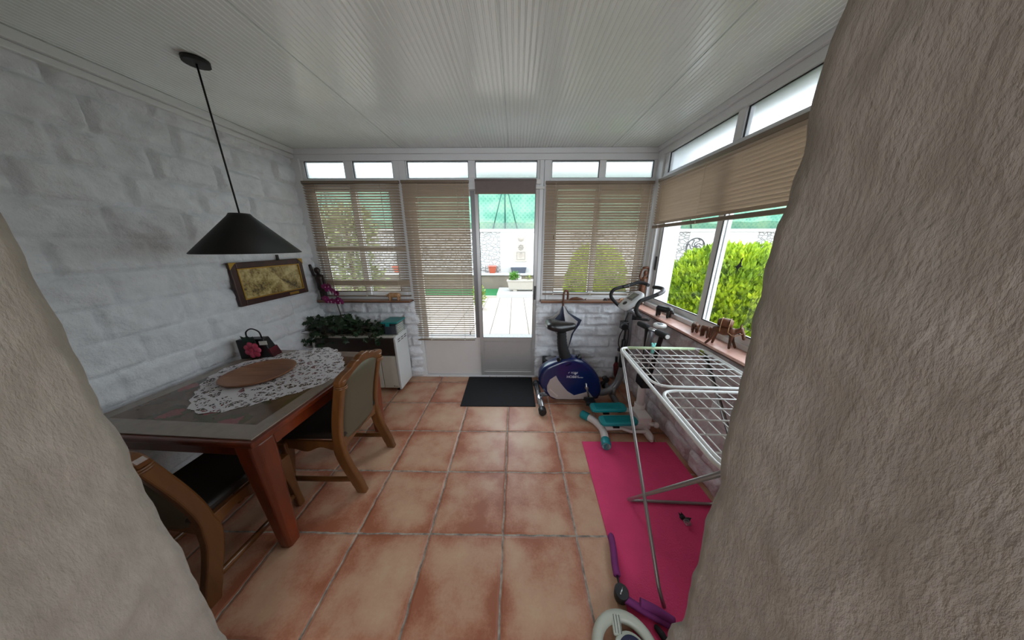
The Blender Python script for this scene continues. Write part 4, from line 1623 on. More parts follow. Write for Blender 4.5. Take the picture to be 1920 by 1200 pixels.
t = thing('framed_picture', 'old sepia engraving in a dark red wooden frame on the stone wall', 'picture', (-2.105, 2.25, 1.23))
yA, yB, zA, zB = 1.86, 2.52, 1.062, 1.392
b = B()
frame_ring(b, 'y', yA, yB, zA, zB, -2.118, -2.092, 0.048)
fr = obj('frame', b, M['picframe'], t, 0.006)
b = B(); frame_ring(b, 'y', yA + 0.046, yB - 0.046, zA + 0.046, zB - 0.046, -2.10, -2.090, 0.008)
obj('gilt_slip', b, M['brass'], fr)
b = B(); b.box(-2.112, -2.100, yA + 0.046, yB - 0.046, zA + 0.046, zB - 0.046)
obj('print', b, M['map'], t)
b = B()
b.prism([(-2.0895, yB - 0.055, zB + 0.001), (-2.0895, yB + 0.001, zB + 0.001), (-2.0895, yB + 0.001, zB - 0.05), (-2.0895, yB - 0.012, zB - 0.035), (-2.0895, yB - 0.035, zB - 0.012)], (-0.004, 0, 0))
obj('brass_corner', b, M['brass'], fr)
b = B()
b.prism([(-2.0895, yA + 0.055, zB + 0.001), (-2.0895, yA - 0.001, zB + 0.001), (-2.0895, yA - 0.001, zB - 0.05), (-2.0895, yA + 0.012, zB - 0.035), (-2.0895, yA + 0.035, zB - 0.012)], (-0.004, 0, 0))
obj('brass_corner', b, M['brass'], fr)
b = B(); b.box(-2.092, -2.0885, 2.30, 2.40, zA + 0.012, zA + 0.034)
obj('name_plate', b, M['brass'], fr, 0.001)
b = B(); b.obox((-2.10, 2.275, zB + 0.02), (0.014, 0.02, 0.05))
obj('hanging_hook', b, M['blackmatte'], t, 0.003)

# ================================================================ heater with plants on top
t = thing('gas_heater', 'cream heater cabinet with a dark band, by the low stone wall', 'heater', (-1.61, 2.52, 0))
hx0, hx1, hy0, hy1, hz = -2.06, -1.205, 2.372, 2.655, 0.632
b = B()
b.prism([(hx1, hy0, 0.035), (hx1, hy1, 0.035), (hx1, hy1, hz), (hx1, hy0 + 0.025, hz), (hx1, hy0, hz - 0.03)], (-0.022, 0, 0))
obj('side_panel', b, M['enamel'], t, 0.004)
b = B()
b.prism([(hx0, hy0, 0.035), (hx0, hy1, 0.035), (hx0, hy1, hz), (hx0, hy0 + 0.025, hz), (hx0, hy0, hz - 0.03)], (0.022, 0, 0))
obj('side_panel', b, M['enamel'], t, 0.004)
b = B(); b.box(hx0 + 0.022, hx1 - 0.022, hy0 + 0.02, hy1, hz - 0.02, hz)
obj('top_panel', b, M['cream'], t, 0.004)
b = B()
b.box(hx0 + 0.022, hx1 - 0.022, hy0 + 0.03, hy1, 0.05, hz - 0.02)
obj('body', b, M['cream'], t)
b = B(); b.box(hx0 + 0.024, hx1 - 0.024, hy0 + 0.004, hy0 + 0.03, 0.425, hz - 0.024)
obj('control_band', b, M['smoke'], t, 0.006)
b = B(); b.box(hx0 + 0.024, hx1 - 0.19, hy0 + 0.006, hy0 + 0.03, 0.05, 0.418)
obj('front_panel', b, M['cream'], t, 0.003)
b = B(); b.box(hx1 - 0.182, hx1 - 0.026, hy0 + 0.006, hy0 + 0.03, 0.05, 0.418)
fp = obj('front_panel', b, M['cream'], t, 0.003)
b = B()
b.box(hx1 - 0.083, hx1 - 0.073, hy0 + 0.005, hy0 + 0.007, 0.066, 0.076)
for k in range(7):
    b.box(hx1 - 0.068 + k * 0.0045, hx1 - 0.065 + k * 0.0045, hy0 + 0.005, hy0 + 0.007, 0.066, 0.0695 + 0.002 * (k % 2))
obj('maker_mark', b, M['blacksatin'], fp)
b = B()
for r in range(3):
    for q in range(2):
        z = hz - 0.055 - q * 0.022
        b.box(hx1 - 0.002, hx1 + 0.0006, hy0 + 0.05 + r * 0.075, hy0 + 0.105 + r * 0.075, z, z + 0.009)
obj('vent_slots', b, M['blacksatin'], t)
for x in (hx0 + 0.06, hx1 - 0.06):
    for y in (hy0 + 0.06, hy1 - 0.04):
        b = B()
        b.cyl((x, y, 0.0), (x, y, 0.05), 0.02, 12)
        obj('castor', b, M['blacksatin'], t)


def ivy_leaf(b, c, d, n, L):
    d = d.normalized()
    n = (n - d * n.dot(d)).normalized()
    s = d.cross(n)
    sh = [(0, 0), (0.10, 0.42), (0.34, 0.26), (0.50, 0.52), (0.62, 0.20), (1.0, 0.0), (0.62, -0.20), (0.50, -0.52), (0.34, -0.26), (0.10, -0.42)]
    vs_ = [c + d * (u * L) + s * (w * L) - n * (abs(w) * 0.25 + u * u * 0.3) * L for u, w in sh] + [c + d * 0.4 * L]
    b.add(vs_, [(i, (i + 1) % 10, 10) for i in range(10)], True)


t = thing('trailing_ivy', 'dark green trailing ivy spread along the top of the heater', 'plant', (-1.75, 2.49, hz))
b = B()
rnd = random.Random(5)
for i in range(420):
    u = rnd.random()
    x = -2.12 + u * 0.78
    hgt = 0.17 if x < -1.70 else (0.11 if x < -1.5 else 0.085)
    y = rnd.uniform(2.36, 2.60)
    z = hz + 0.01 + hgt * rnd.random() ** 0.8
    if y < 2.40 and rnd.random() < 0.75:
        z = hz + rnd.uniform(-0.055, 0.08) - 0.03 * (x < -1.8)
        y = rnd.uniform(2.33, 2.37)
    d_ = Vector((rnd.gauss(0, 1), rnd.gauss(-0.5, 0.7), rnd.gauss(-0.15, 0.5)))
    ivy_leaf(b, Vector((x, y, z)), d_, Vector((rnd.gauss(0, .5), -0.7 + rnd.gauss(0, .4), 0.9)), rnd.uniform(0.035, 0.062))
for x, z in ((-2.06, 0.82), (-1.93, 0.80), (-1.72, 0.80), (-2.13, 0.72), (-2.10, 0.62)):
    for q in range(5):
        ivy_leaf(b, Vector((x + rnd.uniform(-.04, .04), 2.45 + rnd.uniform(-.05, .05), z - 0.02 * q)), Vector((rnd.gauss(0, 1), -0.4, rnd.gauss(0, .4))), Vector((0, -0.8, 0.6)), 0.055)
obj('leaves', b, M['ivy'], t)
b = B()
for k in range(9):
    x0 = rnd.uniform(-2.05, -1.6)
    pts = [(x0, 2.50, hz + 0.05)]
    for q in range(5):
        pts.append((x0 + (rnd.random() - 0.35) * 0.12 * (q + 1), 2.50 - 0.03 * (q + 1), hz + 0.06 + 0.04 * math.sin(q * 1.2)))
    b.tube(catmull(pts, 3), 0.003, 5)
obj('vines', b, M['stem'], t)
b = B(); b.hexa([(-2.0, 2.44, hz), (-1.55, 2.44, hz), (-1.55, 2.58, hz), (-2.0, 2.58, hz)], [(-2.02, 2.42, hz + 0.075), (-1.53, 2.42, hz + 0.075), (-1.53, 2.60, hz + 0.075), (-2.02, 2.60, hz + 0.075)])
obj('trough', b, M['blacksatin'], t, 0.006)

t = thing('orchid', 'magenta orchid on a tall stem rising from the ivy on the heater', 'orchid', (-1.80, 2.50, hz + 0.075))
b = B()
b.tube(catmull([(-1.795, 2.50, hz + 0.06), (-1.800, 2.50, 0.83), (-1.815, 2.50, 0.95), (-1.80, 2.498, 1.0), (-1.825, 2.495, 1.07), (-1.868, 2.49, 1.12)], 5), 0.005, 7)
b.tube(catmull([(-1.815, 2.50, 0.945), (-1.84, 2.49, 0.965), (-1.885, 2.485, 0.985)], 4), 0.004, 6)
obj('stem', b, M['stem'], t)
def orchid_leaf(c, d, L, W):
    b = B()
    d = Vector(d).normalized()
    s = d.cross(Vector((0, 0, 1))).normalized()
    vs_ = []
    for k in range(9):
        u = k / 8
        w = W * math.sin(PI * min(1, u * 0.92 + 0.06)) ** 0.7
        p = Vector(c) + d * L * u + Vector((0, 0, -0.35 * L * u * u + 0.1 * L * u))
        vs_ += [p + s * w / 2 + Vector((0, 0, .006)), p - Vector((0, 0, 0.003)), p - s * w / 2 + Vector((0, 0, .006))]
    b.add(vs_, [(k * 3 + j, k * 3 + j + 1, (k + 1) * 3 + j + 1, (k + 1) * 3 + j) for k in range(8) for j in range(2)], True)
    return b
for c, d_, L, W in (((-1.80, 2.50, 0.775), (-1, -0.2, 0.25), 0.16, 0.055), ((-1.79, 2.50, 0.775), (1, -0.3, 0.12), 0.21, 0.055), ((-1.79, 2.49, 0.765), (0.7, 0.1, 0.85), 0.12, 0.038)):
    obj('leaf', orchid_leaf(c, d_, L, W), M['orchidleaf'], t)
def bloom(c, k):
    b = B()
    rn = random.Random(k)
    R = Matrix.Rotation(rn.uniform(-.5, .5), 3, 'Z') @ Matrix.Rotation(rn.uniform(-.4, .3), 3, 'X')
    c = Vector(c)
    for a, L, W in ((90, .034, .024), (210, .034, .022), (330, .034, .022), (15, .036, .04), (165, .036, .04)):
        r = math.radians(a)
        d_ = R @ Vector((math.cos(r), 0, math.sin(r)))
        n_ = R @ Vector((0, -1, 0))
        s = d_.cross(n_)
        vs_ = [c, c + d_ * L * .4 + s * W * .5 + n_ * .004, c + d_ * L * .8 + s * W * .42, c + d_ * L, c + d_ * L * .8 - s * W * .42, c + d_ * L * .4 - s * W * .5 + n_ * .004, c + d_ * L * .5 + n_ * .007]
        b.add(vs_, [(6, i, i + 1) for i in range(5)] + [(6, 5, 0)], True)
    return b, c + R @ Vector((0, -0.006, -0.004))
for k, c in enumerate([(q0 + 0.018, q1, q2) for q0, q1, q2 in [(-1.905, 2.485, 1.12), (-1.865, 2.48, 1.125), (-1.875, 2.482, 1.09), (-1.835, 2.485, 1.07), (-1.81, 2.488, 1.045), (-1.925, 2.48, 1.00), (-1.90, 2.478, 0.975), (-1.865, 2.478, 0.972), (-1.83, 2.48, 0.965), (-1.80, 2.485, 0.985), (-1.785, 2.485, 0.962)]]):
    bb, cc = bloom(c, k)
    f_ = obj('flower', bb, M['orchid'], t)
    b = B(); b.ell(cc, (0.006, 0.006, 0.007), 8)
    obj('lip', b, M['orchideye'], f_)

t = thing('storage_box', 'small clear plastic box with a teal lid on the heater', 'box', (-1.27, 2.52, hz))
Rb = rotz(math.radians(6))
b = B()
x0, x1, y0, y1 = -1.345, -1.195, 2.42, 2.61
zz = hz + 0.001
b.box(x0, x1, y0, y0 + 0.003, zz, zz + 0.125); b.box(x0, x1, y1 - 0.003, y1, zz, zz + 0.125); b.box(x0, x0 + 0.003, y0, y1, zz, zz + 0.125); b.box(x1 - 0.003, x1, y0, y1, zz, zz + 0.125); b.box(x0, x1, y0, y1, zz, zz + 0.003)
obj('tub', b, M['glass'], t)
b = B(); b.box(x0 + 0.012, x1 - 0.02, y0 + 0.015, y1 - 0.015, zz + 0.004, zz + 0.095)
obj('contents', b, M['slate'], t, 0.006)
b = B()
for k in range(6):
    b.box(x1 - 0.02, x1 - 0.0035, y0 + 0.02, y1 - 0.03, zz + 0.006 + k * 0.018, zz + 0.014 + k * 0.018)
obj('striped_cloth', b, M['white'], t)
b = B(); b.box(x0 - 0.008, x1 + 0.008, y0 - 0.008, y1 + 0.008, zz + 0.123, zz + 0.139)
ld = obj('lid', b, M['teallid'], t, 0.005)
b = B(); b.box(-1.305, -1.265, y0 - 0.012, y0 - 0.006, zz + 0.095, zz + 0.13)
obj('clip', b, M['teallid'], ld, 0.002)


# ================================================================ exercise bike
t = thing('exercise_bike', 'navy and silver exercise bike in front of the low white stone wall', 'exercise bike', (0.60, 2.26, 0))
outline = [(0.237, 0.272), (0.248, 0.339), (0.289, 0.391), (0.355, 0.429), (0.454, 0.474), (0.529, 0.489), (0.597, 0.479), (0.666, 0.45), (0.739, 0.39), (0.807, 0.304), (0.846, 0.208), (0.854, 0.128), (0.839, 0.07), (0.789, 0.04), (0.428, 0.035), (0.345, 0.062), (0.281, 0.134), (0.243, 0.203)]
OC = Vector((0.56, 0.25))
sm = [Vector((p.x, p.y)) for p in catmull([(x, z, 0) for x, z in outline], 4, closed=True)]
b = B()
# shell: stacked outlines, drawn in towards both flanks
prof = [(2.190, 0.86), (2.186, 0.955) if False else (2.194, 0.93), (2.206, 0.98), (2.230, 1.0), (2.290, 1.0), (2.314, 0.98), (2.326, 0.93), (2.330, 0.86)]
vs_ = []
m = len(sm)
for y, k in prof:
    for p in sm:
        q = OC + (p - OC) * k
        vs_.append((q.x, y, q.y))
fs = [(i * m + k, (i + 1) * m + k, (i + 1) * m + (k + 1) % m, i * m + (k + 1) % m) for i in range(len(prof) - 1) for k in range(m)]
b.add(vs_, fs, True)
b.f.append(list(range(m))); b.s.append(False); b.mi.append(0)
b.f.append([(len(prof) - 1) * m + k for k in range(m)][::-1]); b.s.append(False); b.mi.append(0)
shell = obj('flywheel_housing', b, M['bikeblue'], t)
ins = [(0.397, 0.312), (0.339, 0.268), (0.315, 0.203), (0.318, 0.144), (0.353, 0.084), (0.415, 0.056), (0.56, 0.054), (0.745, 0.062), (0.775, 0.075), (0.723, 0.140), (0.655, 0.118), (0.587, 0.096), (0.514, 0.145), (0.458, 0.214), (0.42, 0.267)]
b = B(); b.prism([(x, 2.192, z) for x, z in ins], (0, -0.009, 0))
si = obj('side_insert', b, M['bikesilver'], shell, 0.003, label='warm silver side panel')
b = B()
for k in range(11):
    u = k / 10
    x = 0.345 + 0.075 * u
    z = 0.165 - 0.075 * u
    b.obox((x, 2.182, z), (0.005, 0.0015, 0.012 if k < 9 else 0.02), Matrix.Rotation(0.8, 3, 'Y'))
obj('printed_line', b, M['marksilver'], si)


def text_obj(name, body, size, x, y, z, m, parent, italic=0.0):
    cu = bpy.data.curves.new(name, 'FONT')
    cu.body = body
    cu.size = size
    cu.extrude = 0.0006
    cu.shear = italic
    o = bpy.data.objects.new(name, cu)
    COL.objects.link(o)
    me = bpy.data.meshes.new_from_object(o.evaluated_get(bpy.context.evaluated_depsgraph_get()))
    bpy.data.objects.remove(o)
    o = bpy.data.objects.new(name, me)
    COL.objects.link(o)
    me.materials.clear()
    me.materials.append(m)
    o.parent = parent
    org = ORG.get(parent.name, Vector())
    o.location = Vector((x, y, z)) - org
    o.rotation_euler = (PI / 2, 0, 0)
    return o


text_obj('lettering', 'HOBBY', 0.036, 0.500, 2.1885, 0.288, M['mark'], shell)
text_obj('lettering', 'series', 0.020, 0.612, 2.1885, 0.288, M['mark'], shell)
text_obj('lettering', 'YORK', 0.026, 0.535, 2.1885, 0.334, M['mark'], shell, 0.2)
b = B()
b.prism([(0.512, 2.190, 0.342), (0.518, 2.190, 0.338), (0.527, 2.190, 0.352), (0.524, 2.190, 0.352), (0.518, 2.190, 0.344)], (0, -0.0025, 0))
b.prism([(0.570, 2.190, 0.331), (0.584, 2.190, 0.322), (0.602, 2.190, 0.345), (0.594, 2.190, 0.340)], (0, -0.0025, 0))
obj('emblem', b, M['mark'], shell)
# crank and pedal
b = B(); b.cyl((0.70, 2.17, 0.185), (0.70, 2.35, 0.185), 0.016, 12)
b.tube([(0.684, 2.170, 0.245), (0.700, 2.168, 0.185), (0.722, 2.160, 0.095)], [0.008, 0.010, 0.009], 10)
b.tube([(0.70, 2.348, 0.185), (0.68, 2.352, 0.27)], 0.009, 10)
cr = obj('crank', b, M['chrome'], t)
for (x, y, z) in ((0.722, 2.105, 0.085), (0.678, 2.41, 0.275)):
    b = B(); b.box(x - 0.045, x + 0.045, y - 0.045, y + 0.045, z - 0.012, z + 0.012)
    b.box(x - 0.05, x + 0.05, y - 0.05, y - 0.036, z - 0.016, z + 0.016)
    b.box(x - 0.05, x + 0.05, y + 0.036, y + 0.05, z - 0.016, z + 0.016)
    p_ = obj('pedal', b, M['blacksatin'], cr, 0.004)
# seat post with rubber bellows and saddle
b = B()
pp = catmull([(0.500, 2.26, 0.44), (0.475, 2.26, 0.52), (0.452, 2.26, 0.61), (0.440, 2.26, 0.735)], 8)
b.tube(pp, [0.056 - 0.016 * (k / (len(pp) - 1)) + 0.004 * (k % 2) for k in range(len(pp))], 18)
obj('seat_post', b, M['blackfoam'], t)
b = B(); b.tube([(0.512, 2.26, 0.425), (0.498, 2.26, 0.455)], [0.078, 0.064], 20)
obj('post_collar', b, M['bikebluedark'], t)
b = B()
b.cyl((0.43, 2.20, 0.478), (0.41, 2.18, 0.482), 0.02, 12); b.cyl((0.60, 2.26, 0.47), (0.64, 2.26, 0.478), 0.03, 12)
obj('adjusting_knob', b, M['blacksatin'], t)
b = B()
# saddle: broad rear, narrow nose towards +x
secs = [(-0.150, 0.075, 0.016, 0.800), (-0.140, 0.098, 0.040, 0.803), (-0.10, 0.118, 0.055, 0.802), (-0.04, 0.112, 0.056, 0.795), (0.02, 0.082, 0.050, 0.790), (0.07, 0.056, 0.042, 0.792), (0.11, 0.044, 0.034, 0.796), (0.132, 0.030, 0.020, 0.797)]
rings = []
for dx, hw, hh, zc in secs:
    ring = []
    for k in range(20):
        a = 2 * PI * k / 20
        yy = hw * math.copysign(abs(math.cos(a)) ** 0.75, math.cos(a))
        z_ = hh * math.copysign(abs(math.sin(a)) ** 0.8, math.sin(a)) * (0.85 if math.sin(a) > 0 else 0.9)
        z_ += 0.012 * (abs(yy) / hw) ** 2 if dx < -0.05 else -0.008 * (abs(yy) / hw) ** 2
        ring.append((0.438 + dx, 2.26 + yy, zc + z_))
    rings.append(ring)
vs_ = [p for r in rings for p in r]
fs = [(i * 20 + k, (i + 1) * 20 + k, (i + 1) * 20 + (k + 1) % 20, i * 20 + (k + 1) % 20) for i in range(len(rings) - 1) for k in range(20)]
fs += [tuple(range(20)), tuple((len(rings) - 1) * 20 + k for k in range(20))[::-1]]
b.add(vs_, fs, True)
b.lathe([(0.045, 0.0), (0.06, 0.03)], (0.438, 2.26, 0.728), 18)
obj('saddle', b, M['leatherblack'], t, subsurf=1)
# rear stabiliser
b = B(); b.cyl((0.238, 2.49, 0.042), (0.257, 2.02, 0.042), 0.029, 18)
st = obj('rear_stabiliser', b, M['chrome'], t)
for (a, c) in (((0.256, 2.045, 0.042), (0.2585, 1.985, 0.042)), ((0.2375, 2.47, 0.042), (0.2358, 2.52, 0.042))):
    b = B(); b.cyl(a, c, 0.036, 18)
    obj('end_cap', b, M['blacksatin'], st, 0.006)
b = B(); b.cyl((0.25, 2.26, 0.05), (0.40, 2.26, 0.075), 0.022, 12); b.box(0.27, 0.285, 2.21, 2.225, 0.06, 0.095)
obj('rear_strut', b, M['greymetal'], t)
# front frame tube sweeping up into the handlebar post
b = B()
fpz = catmull([(0.80, 2.27, 0.075), (0.90, 2.28, 0.075), (0.975, 2.29, 0.10), (1.035, 2.295, 0.17), (1.066, 2.30, 0.28), (1.078, 2.30, 0.42), (1.082, 2.30, 0.60), (1.076, 2.30, 0.78), (1.066, 2.30, 0.95)], 5)
b.tube(fpz, 0.034, 16)
obj('front_post', b, M['greymetal'], t)
b = B(); b.cyl((0.995, 2.07, 0.04), (1.01, 2.52, 0.04), 0.028, 14)
fs_ = obj('front_stabiliser', b, M['greymetal'], t)
b = B(); b.cyl((1.002, 2.27, 0.04), (1.002, 2.27, 0.14), 0.022, 12)
obj('strut', b, M['greymetal'], fs_)
for y in (2.075, 2.50):
    b = B(); b.tube([(0.99, y - 0.03, 0.035), (0.99, y + 0.03, 0.035)], 0.035, 16)
    obj('end_cap', b, M['blacksatin'], fs_, 0.006)
b = B(); b.cyl((0.955, 2.36, 0.165), (0.955, 2.41, 0.165), 0.030, 16)
obj('transport_wheel', b, M['blacksatin'], t)
# tension box and cable beside the post
b = B(); b.obox((1.022, 2.27, 0.80), (0.06, 0.07, 0.075)); b.cyl((1.005, 2.235, 0.80), (1.005, 2.205, 0.80), 0.034, 16)
kn = obj('tension_knob', b, M['blacksatin'], t, 0.006)
b = B()
b.tube(catmull([(1.01, 2.25, 0.77), (0.985, 2.25, 0.70), (0.982, 2.25, 0.62), (1.01, 2.25, 0.56)], 5), 0.005, 7)
b.tube(catmull([(1.06, 2.25, 0.77), (1.065, 2.25, 0.68), (1.06, 2.25, 0.60), (1.03, 2.25, 0.56)], 5), 0.005, 7)
b.tube(catmull([(1.02, 2.26, 0.84), (1.03, 2.26, 0.88), (1.045, 2.27, 0.92)], 4), 0.006, 7)
obj('cable', b, M['blacksatin'], kn)
b = B(); b.cyl((1.03, 2.25, 0.66), (1.03, 2.25, 0.38), 0.022, 12); b.box(0.985, 1.07, 2.235, 2.265, 0.545, 0.575); b.cyl((1.03, 2.25, 0.66), (1.03, 2.25, 0.77), 0.008, 8)
obj('bottle_cage', b, M['blacksatin'], t, 0.003)
b = B(); b.obox((1.115, 2.29, 0.875), (0.06, 0.05, 0.05)); b.cyl((1.12, 2.24, 0.87), (1.15, 2.10, 0.90), 0.012, 8)
obj('clamp', b, M['blacksatin'], t, 0.006)
# console
b = B()
Rc = Matrix.Rotation(math.radians(-42), 3, 'Y')
cc = Vector((1.062, 2.30, 1.02))
pr_ = [(-0.105, 0.045), (-0.09, 0.07), (-0.02, 0.088), (0.05, 0.092), (0.10, 0.078), (0.122, 0.045)]
full = pr_ + [(x, -y) for x, y in pr_[::-1]]
fullc = [Vector((p.x, p.y)) for p in catmull([(x, y, 0) for x, y in full], 3, closed=True)]
rings = []
for zo, k in ((-0.034, 0.72), (-0.018, 0.95), (0.0, 1.0), (0.014, 0.97), (0.020, 0.88)):
    rings.append([cc + Rc @ Vector((p.x * k, p.y * k, zo)) for p in fullc])
m = len(fullc)
vs_ = [p for r in rings for p in r]
fs = [(i * m + k, i * m + (k + 1) % m, (i + 1) * m + (k + 1) % m, (i + 1) * m + k) for i in range(4) for k in range(m)] + [tuple(range(m))[::-1], tuple(4 * m + k for k in range(m))]
b.add(vs_, fs, True)
co = obj('console', b, M['consolegrey'], t)
b = B(); b.obox(cc + Rc @ Vector((0.045, 0.0, 0.021)), (0.085, 0.105, 0.008), Rc)
bz = obj('screen_bezel', b, M['greymetal'], co, 0.003)
b = B(); b.obox(cc + Rc @ Vector((0.047, 0.0, 0.026)), (0.058, 0.078, 0.003), Rc)
obj('screen', b, M['lcd'], bz) if False else obj('screen', b, M['lcd'], co)
b = B()
b.ell(cc + Rc @ Vector((-0.045, 0.0, 0.020)), (0.022, 0.030, 0.008), 14, Rc)
obj('button', b, M['blacksatin'], co)
# handlebars
nearp = [(1.085, 2.17, 0.915), (1.071, 2.10, 0.932), (1.035, 2.09, 0.965), (1.026, 2.09, 1.015), (1.050, 2.09, 1.066), (1.096, 2.09, 1.087), (1.179, 2.09, 1.123), (1.225, 2.095, 1.148), (1.238, 2.13, 1.164), (1.236, 2.19, 1.165), (1.234, 2.255, 1.158)]
farp = [(1.075, 2.42, 0.915), (1.056, 2.50, 0.925), (1.008, 2.51, 0.967), (0.964, 2.51, 1.017), (0.962, 2.51, 1.062), (0.998, 2.51, 1.100), (1.091, 2.51, 1.126), (1.158, 2.51, 1.146), (1.215, 2.50, 1.165), (1.262, 2.47, 1.158), (1.275, 2.43, 1.148)]
for pts, lab in ((nearp, 'near'), (farp, 'far')):
    b = B(); b.tube(catmull(pts, 6), 0.0165, 12)
    hb = obj('handlebar', b, M['blackfoam'], t)
    b = B(); g_ = catmull(pts, 6)[(36 if lab == 'near' else 34):(46 if lab == 'near' else 40)]
    b.tube(g_, 0.0178, 12)
    obj('pulse_grip', b, M['greymetal'] if lab == 'near' else M['blacksatin'], hb)
b = B(); b.tube([(1.085, 2.18, 0.915), (1.068, 2.30, 0.935), (1.075, 2.42, 0.915)], 0.016, 10)
obj('handlebar_stem', b, M['greymetal'], t)

# ================================================================ stepper
t = thing('stepper', 'white and teal mini stepper with a tall T-handle, between the bike and the pink mat', 'stepper', (0.87, 1.86, 0))
b = B()
yp = fillet([(0.612, 1.985, 0.038), (0.700, 1.895, 0.038), (0.738, 1.79, 0.040), (0.727, 1.70, 0.042), (0.703, 1.585, 0.0435)], 0.08, 5)
b.tube(yp, 0.030, 16)
fr_ = obj('front_foot_bar', b, M['stepwhite'], t)
for a, c in ((yp[0], yp[0] + (yp[1] - yp[0]).normalized() * 0.075), (yp[-1], yp[-1] + (yp[-2] - yp[-1]).normalized() * 0.075)):
    b = B(); b.cyl(a, c, 0.036, 18)
    obj('end_cap', b, M['teal'], fr_, 0.006)
b = B()
b.tube([(0.735, 1.79, 0.042), (0.90, 1.80, 0.045), (1.06, 1.80, 0.05)], 0.022, 12)
b.tube([(0.88, 1.79, 0.05), (0.955, 1.745, 0.05), (1.08, 1.74, 0.05)], 0.014, 10)
b.obox((1.08, 1.86, 0.095), (0.11, 0.16, 0.11))
obj('base_frame', b, M['stepwhite'], t, 0.006)
b = B(); b.tube([(1.085, 1.66, 0.03), (1.095, 1.70, 0.032), (1.085, 2.02, 0.032), (1.08, 2.06, 0.03)], [0.012, 0.03, 0.03, 0.012], 14)
obj('rear_foot', b, M['stepwhite'], t)
b = B(); b.cyl((1.10, 1.80, 0.09), (1.165, 1.775, 0.09), 0.018, 14); b.ell((1.17, 1.773, 0.09), (0.024, 0.024, 0.024), 12)
obj('height_knob', b, M['stepwhite'], t)


def pedal(y, z, tilt, x0=0.668, x1=1.0):
    n = 10
    hw = 0.056
    poly = []
    for cx, cy, a0 in ((x1 - 0.05, y + hw - 0.04, 0), (x0 + 0.035, y + hw - 0.035, 90), (x0 + 0.035, y - hw + 0.035, 180), (x1 - 0.05, y - hw + 0.04, 270)):
        r = 0.04 if cx > 0.8 else 0.035
        for k in range(5):
            a = math.radians(a0 + 90 * k / 4)
            poly.append((cx + r * math.cos(a), cy + r * math.sin(a)))
    b = B()
    b.prism([(px, py, z + (px - x0) * tilt - 0.018) for px, py in poly], (0, 0, 0.028))
    return b


for y, z, ti in ((1.925, 0.148, 0.03), (1.785, 0.122, 0.03)):
    xo = 0.668 if y > 1.85 else 0.705
    pd = obj('pedal', pedal(y, z, ti, xo, xo + 0.318), M['teal'], t, 0.008, 3)
    b = B()
    for k in range(7):
        b.box(xo + 0.04, xo + 0.26, y - 0.036 + k * 0.012 - 0.002, y - 0.036 + k * 0.012 + 0.002, z + 0.0085 + 0.03 * 0.03, z + 0.0135 + 0.006)
    obj('grip_ribs', b, M['teal'], pd)
    b = B(); b.box(xo + 0.03, 1.10, y - 0.022, y + 0.022, z - 0.034, z - 0.016)
    obj('arm', b, M['stepwhite'], pd, 0.003)
    b = B(); b.box(xo + 0.10, xo + 0.15, y - 0.05, y - 0.024, z - 0.036, z - 0.022)
    obj('stop', b, M['blacksatin'], pd)
b = B(); b.cyl((1.100, 1.93, 0.06), (1.088, 1.93, 0.50), 0.032, 16); b.cyl((1.100, 1.93, 0.06), (1.097, 1.93, 0.19), 0.044, 18)
po = obj('column', b, M['stepwhite'], t)
b = B(); b.tube([(1.088, 1.93, 0.45), (1.085, 1.93, 0.74), (1.085, 1.925, 0.875)], [0.024, 0.022, 0.020], 14)
obj('upper_column', b, M['greymetal'], t)
b = B()
b.tube(catmull([(1.098, 1.955, 0.44), (1.083, 1.96, 0.7), (1.075, 1.97, 0.86), (1.062, 1.985, 0.884)], 5), 0.016, 10)
b.tube(catmull([(1.115, 1.895, 0.44), (1.118, 1.86, 0.7), (1.112, 1.82, 0.86), (1.075, 1.80, 0.898)], 5), 0.018, 10)
b.box(1.05, 1.15, 1.86, 1.97, 0.38, 0.46)
obj('lever', b, M['blacksatin'], t, 0.004)
b = B(); b.cyl((1.062, 2.07, 0.878), (1.062, 1.67, 0.905), 0.014, 14)
tb = obj('t_handle', b, M['chrome'], t)
for a, c in (((1.062, 2.075, 0.8775), (1.062, 1.925, 0.888)), ((1.062, 1.80, 0.8965), (1.062, 1.672, 0.9052))):
    b = B(); b.cyl(a, c, 0.023, 16)
    obj('foam_grip', b, M['blackfoam'], tb, 0.005)
b = B(); b.cyl((1.062, 1.674, 0.9055), (1.062, 1.666, 0.906), 0.015, 14)
obj('end_plug', b, M['white'], tb)
b = B(); b.lathe([(0.03, -0.022), (0.046, -0.012), (0.049, 0.0), (0.044, 0.009), (0.0, 0.012)], (1.148, 1.925, 0.910), 26)
dp = obj('step_counter', b, M['white'], t)
b = B(); b.box(1.13, 1.162, 1.905, 1.935, 0.9205, 0.924)
obj('display', b, M['slate'], dp)
b = B(); b.cyl((1.148, 1.925, 0.89), (1.095, 1.93, 0.83), 0.009, 8)
obj('bracket', b, M['white'], dp)

